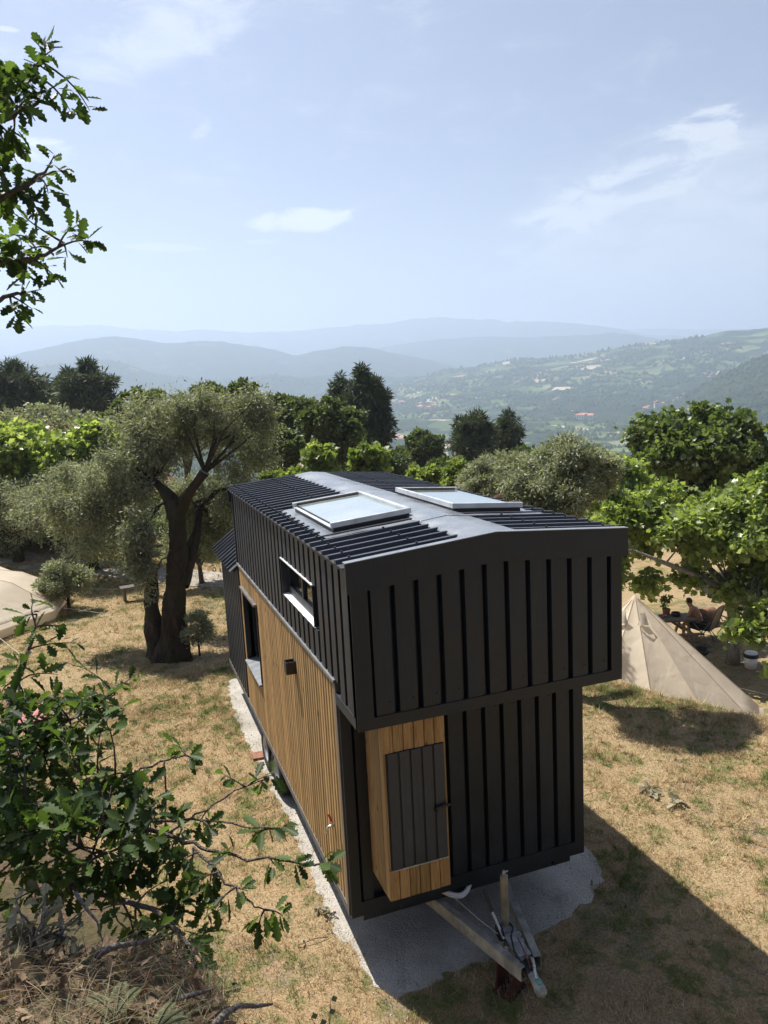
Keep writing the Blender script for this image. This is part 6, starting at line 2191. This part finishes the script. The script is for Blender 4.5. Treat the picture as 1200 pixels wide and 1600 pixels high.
# ================================================================== GRASS
def blades(n, x0, x1, y0, y1, hmin, hmax, wmin, wmax, name, ref=9.0, prob=None):
    x, y = rng.uniform(x0, x1, n), rng.uniform(y0, y1, n)
    z = hg(x, y)
    s, t_ = (np.stack([x, y], -1) - BO) @ BN, (np.stack([x, y], -1) - BO) @ BT
    Pw = np.stack([x, y, z], -1)
    keep = in_view(Pw, 220) & ~(bank_z(s, t_) > z + 0.05)
    ip = in_pad(x, y)
    pe = np.zeros(n)
    ii = np.where(ip & keep)[0]
    for c0_ in range(0, len(ii), 4000):
        jj = ii[c0_:c0_ + 4000]
        pe[jj] = np.sqrt(((x[jj, None] - PAD[None, ::2, 0]) ** 2 + (y[jj, None] - PAD[None, ::2, 1]) ** 2).min(1))
    keep &= ~ip | (rng.random(n) < 0.010 + 0.75 * np.exp(-pe / 0.055) * (fbm(x * 6, y * 6, 2, 15) > 0.45))
    if prob is not None:
        keep &= rng.random(n) < prob(x, y)
    x, y, z, Pw = x[keep], y[keep], z[keep], Pw[keep]
    n = len(x)
    dist = np.linalg.norm(Pw - CAM, axis=1)
    k = np.clip(dist / ref, 0.8, 2.6)
    clump = fbm(x * 2.2, y * 2.2, 3, 41)
    h = rng.uniform(hmin, hmax, n) * (0.55 + 1.1 * sstep(0.45, 0.75, clump))
    wd = rng.uniform(wmin, wmax, n) * k
    a = rng.uniform(0, 2 * PI, n)
    lean = rng.uniform(0.2, 1.6, n)
    b = rng.uniform(0, 2 * PI, n)
    dirw = np.stack([np.cos(a), np.sin(a), np.zeros(n)], -1) * wd[:, None] / 2
    tip = np.stack([np.cos(b) * lean * h, np.sin(b) * lean * h, h], -1)
    Bz = Pw - np.array([0, 0, 0.004])
    V = np.stack([Bz - dirw, Bz + dirw, Pw + tip], 1)
    tone = np.clip(rng.normal(0.5, 0.2, n) + 0.5 * (fbm(x * 5, y * 5, 3, 61) - 0.5), 0, 1)
    me = np_mesh(name, V.reshape(-1, 3), np.arange(3 * n), np.full(n, 3), BLADE, {'tone': np.repeat(tone, 3)})
    o = np_obj(name, me)
    o['kind'] = 'stuff'


blades(340000, -7, 7.5, -2.5, 9.0, 0.014, 0.058, 0.005, 0.011, 'dry_grass')
blades(340000, -12, 12, 6.0, 26.0, 0.018, 0.065, 0.007, 0.014, 'dry_grass', 14.0)
blades(90000, 5.2, 9.2, 0.0, 8.0, 0.04, 0.12, 0.006, 0.011, 'tall_grass', 12.0, lambda x, y: np.exp(-((0.91 * (x - 7.3) + 0.417 * (y - 2.4)) / 0.35) ** 2))
def tufts(n, x0, x1, y0, y1, name):
    """bunches of longer grass that stand out of the mown lawn"""
    x, y = rng.uniform(x0, x1, n), rng.uniform(y0, y1, n)
    Pw = np.stack([x, y, hg(x, y)], -1)
    s, t_ = (Pw[:, :2] - BO) @ BN, (Pw[:, :2] - BO) @ BT
    keep = in_view(Pw, 220) & ~(bank_z(s, t_) > Pw[:, 2] + 0.05) & ~in_pad(x, y)
    C = Pw[keep]
    m = len(C)
    k = 18
    B = np.repeat(C, k, 0)
    hh = np.repeat(rng.uniform(0.03, 0.10, m) * (0.4 + rng.random(m)), k) * rng.uniform(0.5, 1.2, m * k)
    sp = np.repeat(rng.uniform(0.02, 0.07, m), k)
    a = rng.uniform(0, 2 * PI, m * k)
    rad = np.sqrt(rng.random(m * k)) * sp
    B = B + np.stack([np.cos(a) * rad, np.sin(a) * rad, np.zeros(m * k) - 0.004], -1)
    out = np.stack([np.cos(a), np.sin(a), np.zeros(m * k)], -1)
    sd = np.stack([-np.sin(a), np.cos(a), np.zeros(m * k)], -1) * (0.0035 * np.clip(np.linalg.norm(B - CAM, axis=1) / 9, 0.8, 2.2))[:, None]
    tip = B + out * (hh * rng.uniform(0.2, 1.1, m * k))[:, None] + np.array([0, 0, 1]) * hh[:, None]
    V = np.stack([B - sd, B + sd, tip], 1)
    tone = np.clip(np.repeat(rng.normal(0.5, 0.28, m), k) + rng.normal(0, 0.15, m * k), 0, 1)
    o = np_obj(name, np_mesh(name, V.reshape(-1, 3), np.arange(3 * m * k), np.full(m * k, 3), BLADE, {'tone': np.repeat(tone, 3)}))
    o['kind'] = 'stuff'


tufts(7000, -5, 7.5, -2.5, 9, 'grass_tuft')
tufts(7000, -10, 11, 6, 24, 'grass_tuft')
# loose stones of the pad, scattered past its edge into the grass
n = 5200
x, y = rng.uniform(-0.45, 3.4, n), rng.uniform(-1.25, 8.2, n)
ip = in_pad(x, y)
pe = np.sqrt(((x[:, None] - PAD[None, ::2, 0]) ** 2 + (y[:, None] - PAD[None, ::2, 1]) ** 2).min(1))
keep = (rng.random(n) < np.where(ip, 0.55, np.exp(-pe / 0.13)))
x, y, ip = x[keep], y[keep], ip[keep]
base = np.stack([x, y, np.where(ip, 0.006, hg(x, y))], -1)
oc = np.array([(1, 0, 0), (0, 1, 0), (-1, 0, 0), (0, -1, 0), (0, 0, 0.8), (0, 0, -0.5)])
of = np.array([(0, 1, 4), (1, 2, 4), (2, 3, 4), (3, 0, 4), (1, 0, 5), (2, 1, 5), (3, 2, 5), (0, 3, 5)])
sz = rng.uniform(0.004, 0.016, len(x)) * rng.uniform(0.6, 1.4, len(x))
V = base[:, None] + oc[None] * sz[:, None, None] * rng.uniform(0.6, 1.3, (len(x), 6, 1))
o = np_obj('loose_stones', np_mesh('loose_stones', V.reshape(-1, 3), (of[None] + (np.arange(len(x)) * 6)[:, None, None]).ravel(), np.full(len(x) * 8, 3), SLABM))
o['kind'] = 'stuff'

# ================================================================== THE BANK'S OWN LITTER, FERNS AND STICKS
n = 7500
s, t_ = rng.uniform(-2.0, 0.35, n), rng.uniform(-1.0, 2.3, n)
Pw = np.concatenate([BO[None] + s[:, None] * BN + t_[:, None] * BT, (bank_z(s, t_) + rng.uniform(0.0, 0.05, n))[:, None]], 1)
D = rng.normal(size=(n, 3)) * np.array([1, 1, 0.6])
N = rng.normal(size=(n, 3)) * 1.0 + np.array([0, 0, 0.9])
o = np_obj('leaf_litter', leaf_mesh('leaf_litter', 'rag', Pw, D, N, rng.uniform(0.012, 0.045, n), np.clip(rng.normal(0.42, 0.3, n), 0, 1), L_DRY))
o['kind'] = 'stuff'


def straw(n, name, smin, smax, tmin, tmax, L0, L1, mat, wid=0.003):
    s, t_ = rng.uniform(smin, smax, n), rng.uniform(tmin, tmax, n)
    P0 = np.concatenate([BO[None] + s[:, None] * BN + t_[:, None] * BT, bank_z(s, t_)[:, None]], 1)
    a = rng.uniform(0, 2 * PI, n)
    L = rng.uniform(L0, L1, n)
    dx = np.stack([np.cos(a), np.sin(a), np.zeros(n)], -1)
    sd = np.stack([-np.sin(a), np.cos(a), np.zeros(n)], -1) * wid
    cur = rng.uniform(0.5, 1.3, n)
    rows = []
    for q in (0, 0.35, 0.7, 1.0):
        c = P0 + dx * (L * q * (0.25 + 0.75 * q * cur))[:, None] + np.array([0, 0, 1]) * (L * (q * 0.8 - q * q * 0.62 * cur))[:, None]
        rows += [c - sd * (1 - 0.8 * q), c + sd * (1 - 0.8 * q)]
    V = np.stack(rows, 1)
    F = np.array([(0, 1, 3, 2), (2, 3, 5, 4), (4, 5, 7, 6)])
    Fl = (F[None] + (np.arange(n) * 8)[:, None, None]).ravel()
    o = np_obj(name, np_mesh(name, V.reshape(-1, 3), Fl, np.full(n * 3, 4), mat, {'tone': np.repeat(np.clip(rng.normal(0.5, 0.25, n), 0, 1), 8)}))
    o['kind'] = 'stuff'


straw(7000, 'dry_stalks', -1.4, 0.2, -0.6, 1.6, 0.03, 0.17, L_DRY, 0.0013)
straw(2600, 'bank_grass', -1.4, 0.15, -0.6, 1.6, 0.04, 0.16, L_FERN, 0.0018)


def fern(s0, t0, label, n_fr, L, ang0):
    c = bank_at(s0, t0)
    root = empty('fern', c, label, 'fern', 'pale ferns on the bank')
    for k in range(n_fr):
        a = ang0 + (k - n_fr / 2) * 0.55 + random.uniform(-0.2, 0.2)
        ax = np.array([math.cos(a), math.sin(a), 0])
        sd = np.array([-math.sin(a), math.cos(a), 0])
        LL = L * random.uniform(0.75, 1.1)
        pth = [ax * LL * q + np.array([0, 0, LL * (0.55 * q - 0.5 * q * q) + 0.03]) for q in np.linspace(0, 1, 8)]
        fr_ = MB().tube(pth, [0.0035] * 7 + [0.001], 5).build('frond', L_FERN, root)
        Pp, D, N, S = [], [], [], []
        for i in range(20):
            q = 0.12 + 0.88 * i / 20
            j = min(6, int(q * 7))
            p_ = pth[j] + (pth[j + 1] - pth[j]) * (q * 7 - j)
            for sg in (-1, 1):
                Pp.append(p_)
                D.append(sd * sg + ax * 0.35 + np.array([0, 0, -0.1]))
                N.append(np.array([0, 0, 1.0]) + ax * 0.2)
                S.append(LL * 0.17 * math.sin(PI * (0.12 + 0.86 * q)) ** 0.8 + 0.008)
        o = np_obj('pinnae', leaf_mesh('pinnae', 'needle', np.array(Pp), np.array(D), np.array(N), np.array(S), np.clip(rng.normal(0.55, 0.2, len(S)), 0, 1), L_FERN), fr_)
        o['kind'] = 'stuff'


def st_of(px, py, d):
    q = at(px, py, d)[:2] - BO
    return float(q @ BN), float(q @ BT)


fern(*st_of(95, 1585, 2.1), 'pale fern lying across the dead leaves at the bottom left', 4, 0.11, 0.3)
fern(*st_of(235, 1560, 2.3), 'pale fern on the rim of the bank right of the other ferns', 3, 0.09, 0.9)
fern(*st_of(175, 1540, 2.35), 'pale fern among dead leaves in the middle of the bank', 3, 0.11, 1.8)


def stick(pts, r_, label, mat=DEADW):
    P_ = [np.array(p) for p in pts]
    root = empty('dead_branch', P_[0], label, 'branch')
    m = MB().tube([p - P_[0] for p in P_], list(np.linspace(r_, r_ * 0.35, len(P_))), 9, wob=0.12, rg=random.Random(3))
    m.build('wood', mat, root, smooth=True)
    return root


stick([at(150, 1492, 2.62), at(180, 1478, 2.66), at(215, 1474, 2.72), at(250, 1462, 2.8)], 0.011, 'grey dead branch on the crest of the bank below the young oak')
stick([at(335, 1602, 2.45), at(350, 1585, 2.5), at(372, 1571, 2.55), at(400, 1572, 2.62), at(425, 1569, 2.7)], 0.012, 'bent grey dead branch poking out at the bottom right of the bank')
stick([at(282, 1560, 2.55), at(310, 1552, 2.6), at(335, 1545, 2.66)], 0.008, 'short dead branch on the rim of the bank beside the fern')
stick([at(118, 1395, 2.85), at(135, 1420, 2.8), at(152, 1440, 2.75), at(160, 1470, 2.7)], 0.006, 'thin dead branch leaning down over the bank at the left')

wb = np.array(at(70, 1440, 2.7))
wr_ = empty('wilted_branch', wb, 'cut branch with withered pale grey leaves on the bank at the left', 'branch')
A = [[], [], [], [], []]
m = MB()
rl = random.Random(40)
for k in range(24):
    tip = np.array(at(rl.uniform(-20, 135), rl.uniform(1370, 1520), rl.uniform(2.6, 2.95))) - wb
    path, Pp, D, N, S = spray(rl, np.array([rl.gauss(0, .05), rl.gauss(0, .05), -0.08]), tip, 7, 0.038)
    m.tube(path, [0.006, 0.005, 0.004, 0.003, 0.0025, 0.0015], 5)
    for l_, q in zip(A, (Pp, D + rng.normal(size=D.shape) * 0.5, rng.normal(size=N.shape) + N * 0.4, S, np.clip(rng.normal(0.4, 0.25, len(S)), 0, 1))):
        l_.append(q)
m.build('twigs', DEADW, wr_, fix=False)
leaf_parts(wr_, 'oak', L_WILT, tuple(np.concatenate(q) for q in A), 200)

cb = np.array(at(505, 1640, 3.2))
cw = empty('bramble_shoot', cb, 'thin shoot with a few round leaves in front of the lawn at the bottom', 'plant')
for (px, py) in ((517, 1563), (486, 1590), (514, 1583), (500, 1600)):
    q = at(px, py, 3.2) - cb
    MB().tube([(0, 0, 0), q * 0.5 + np.array([0.01, 0, 0]), q], [0.002, 0.0016, 0.001], 5).build('stem', TWIG, cw)
    np_obj('leaf', leaf_mesh('leaf', 'broad', q[None], np.array([[0.6, 0.3, -0.2]]), np.array([[random.gauss(0, .4), -0.6, 0.8]]), np.array([0.035]), np.array([0.4]), L_MID), cw)
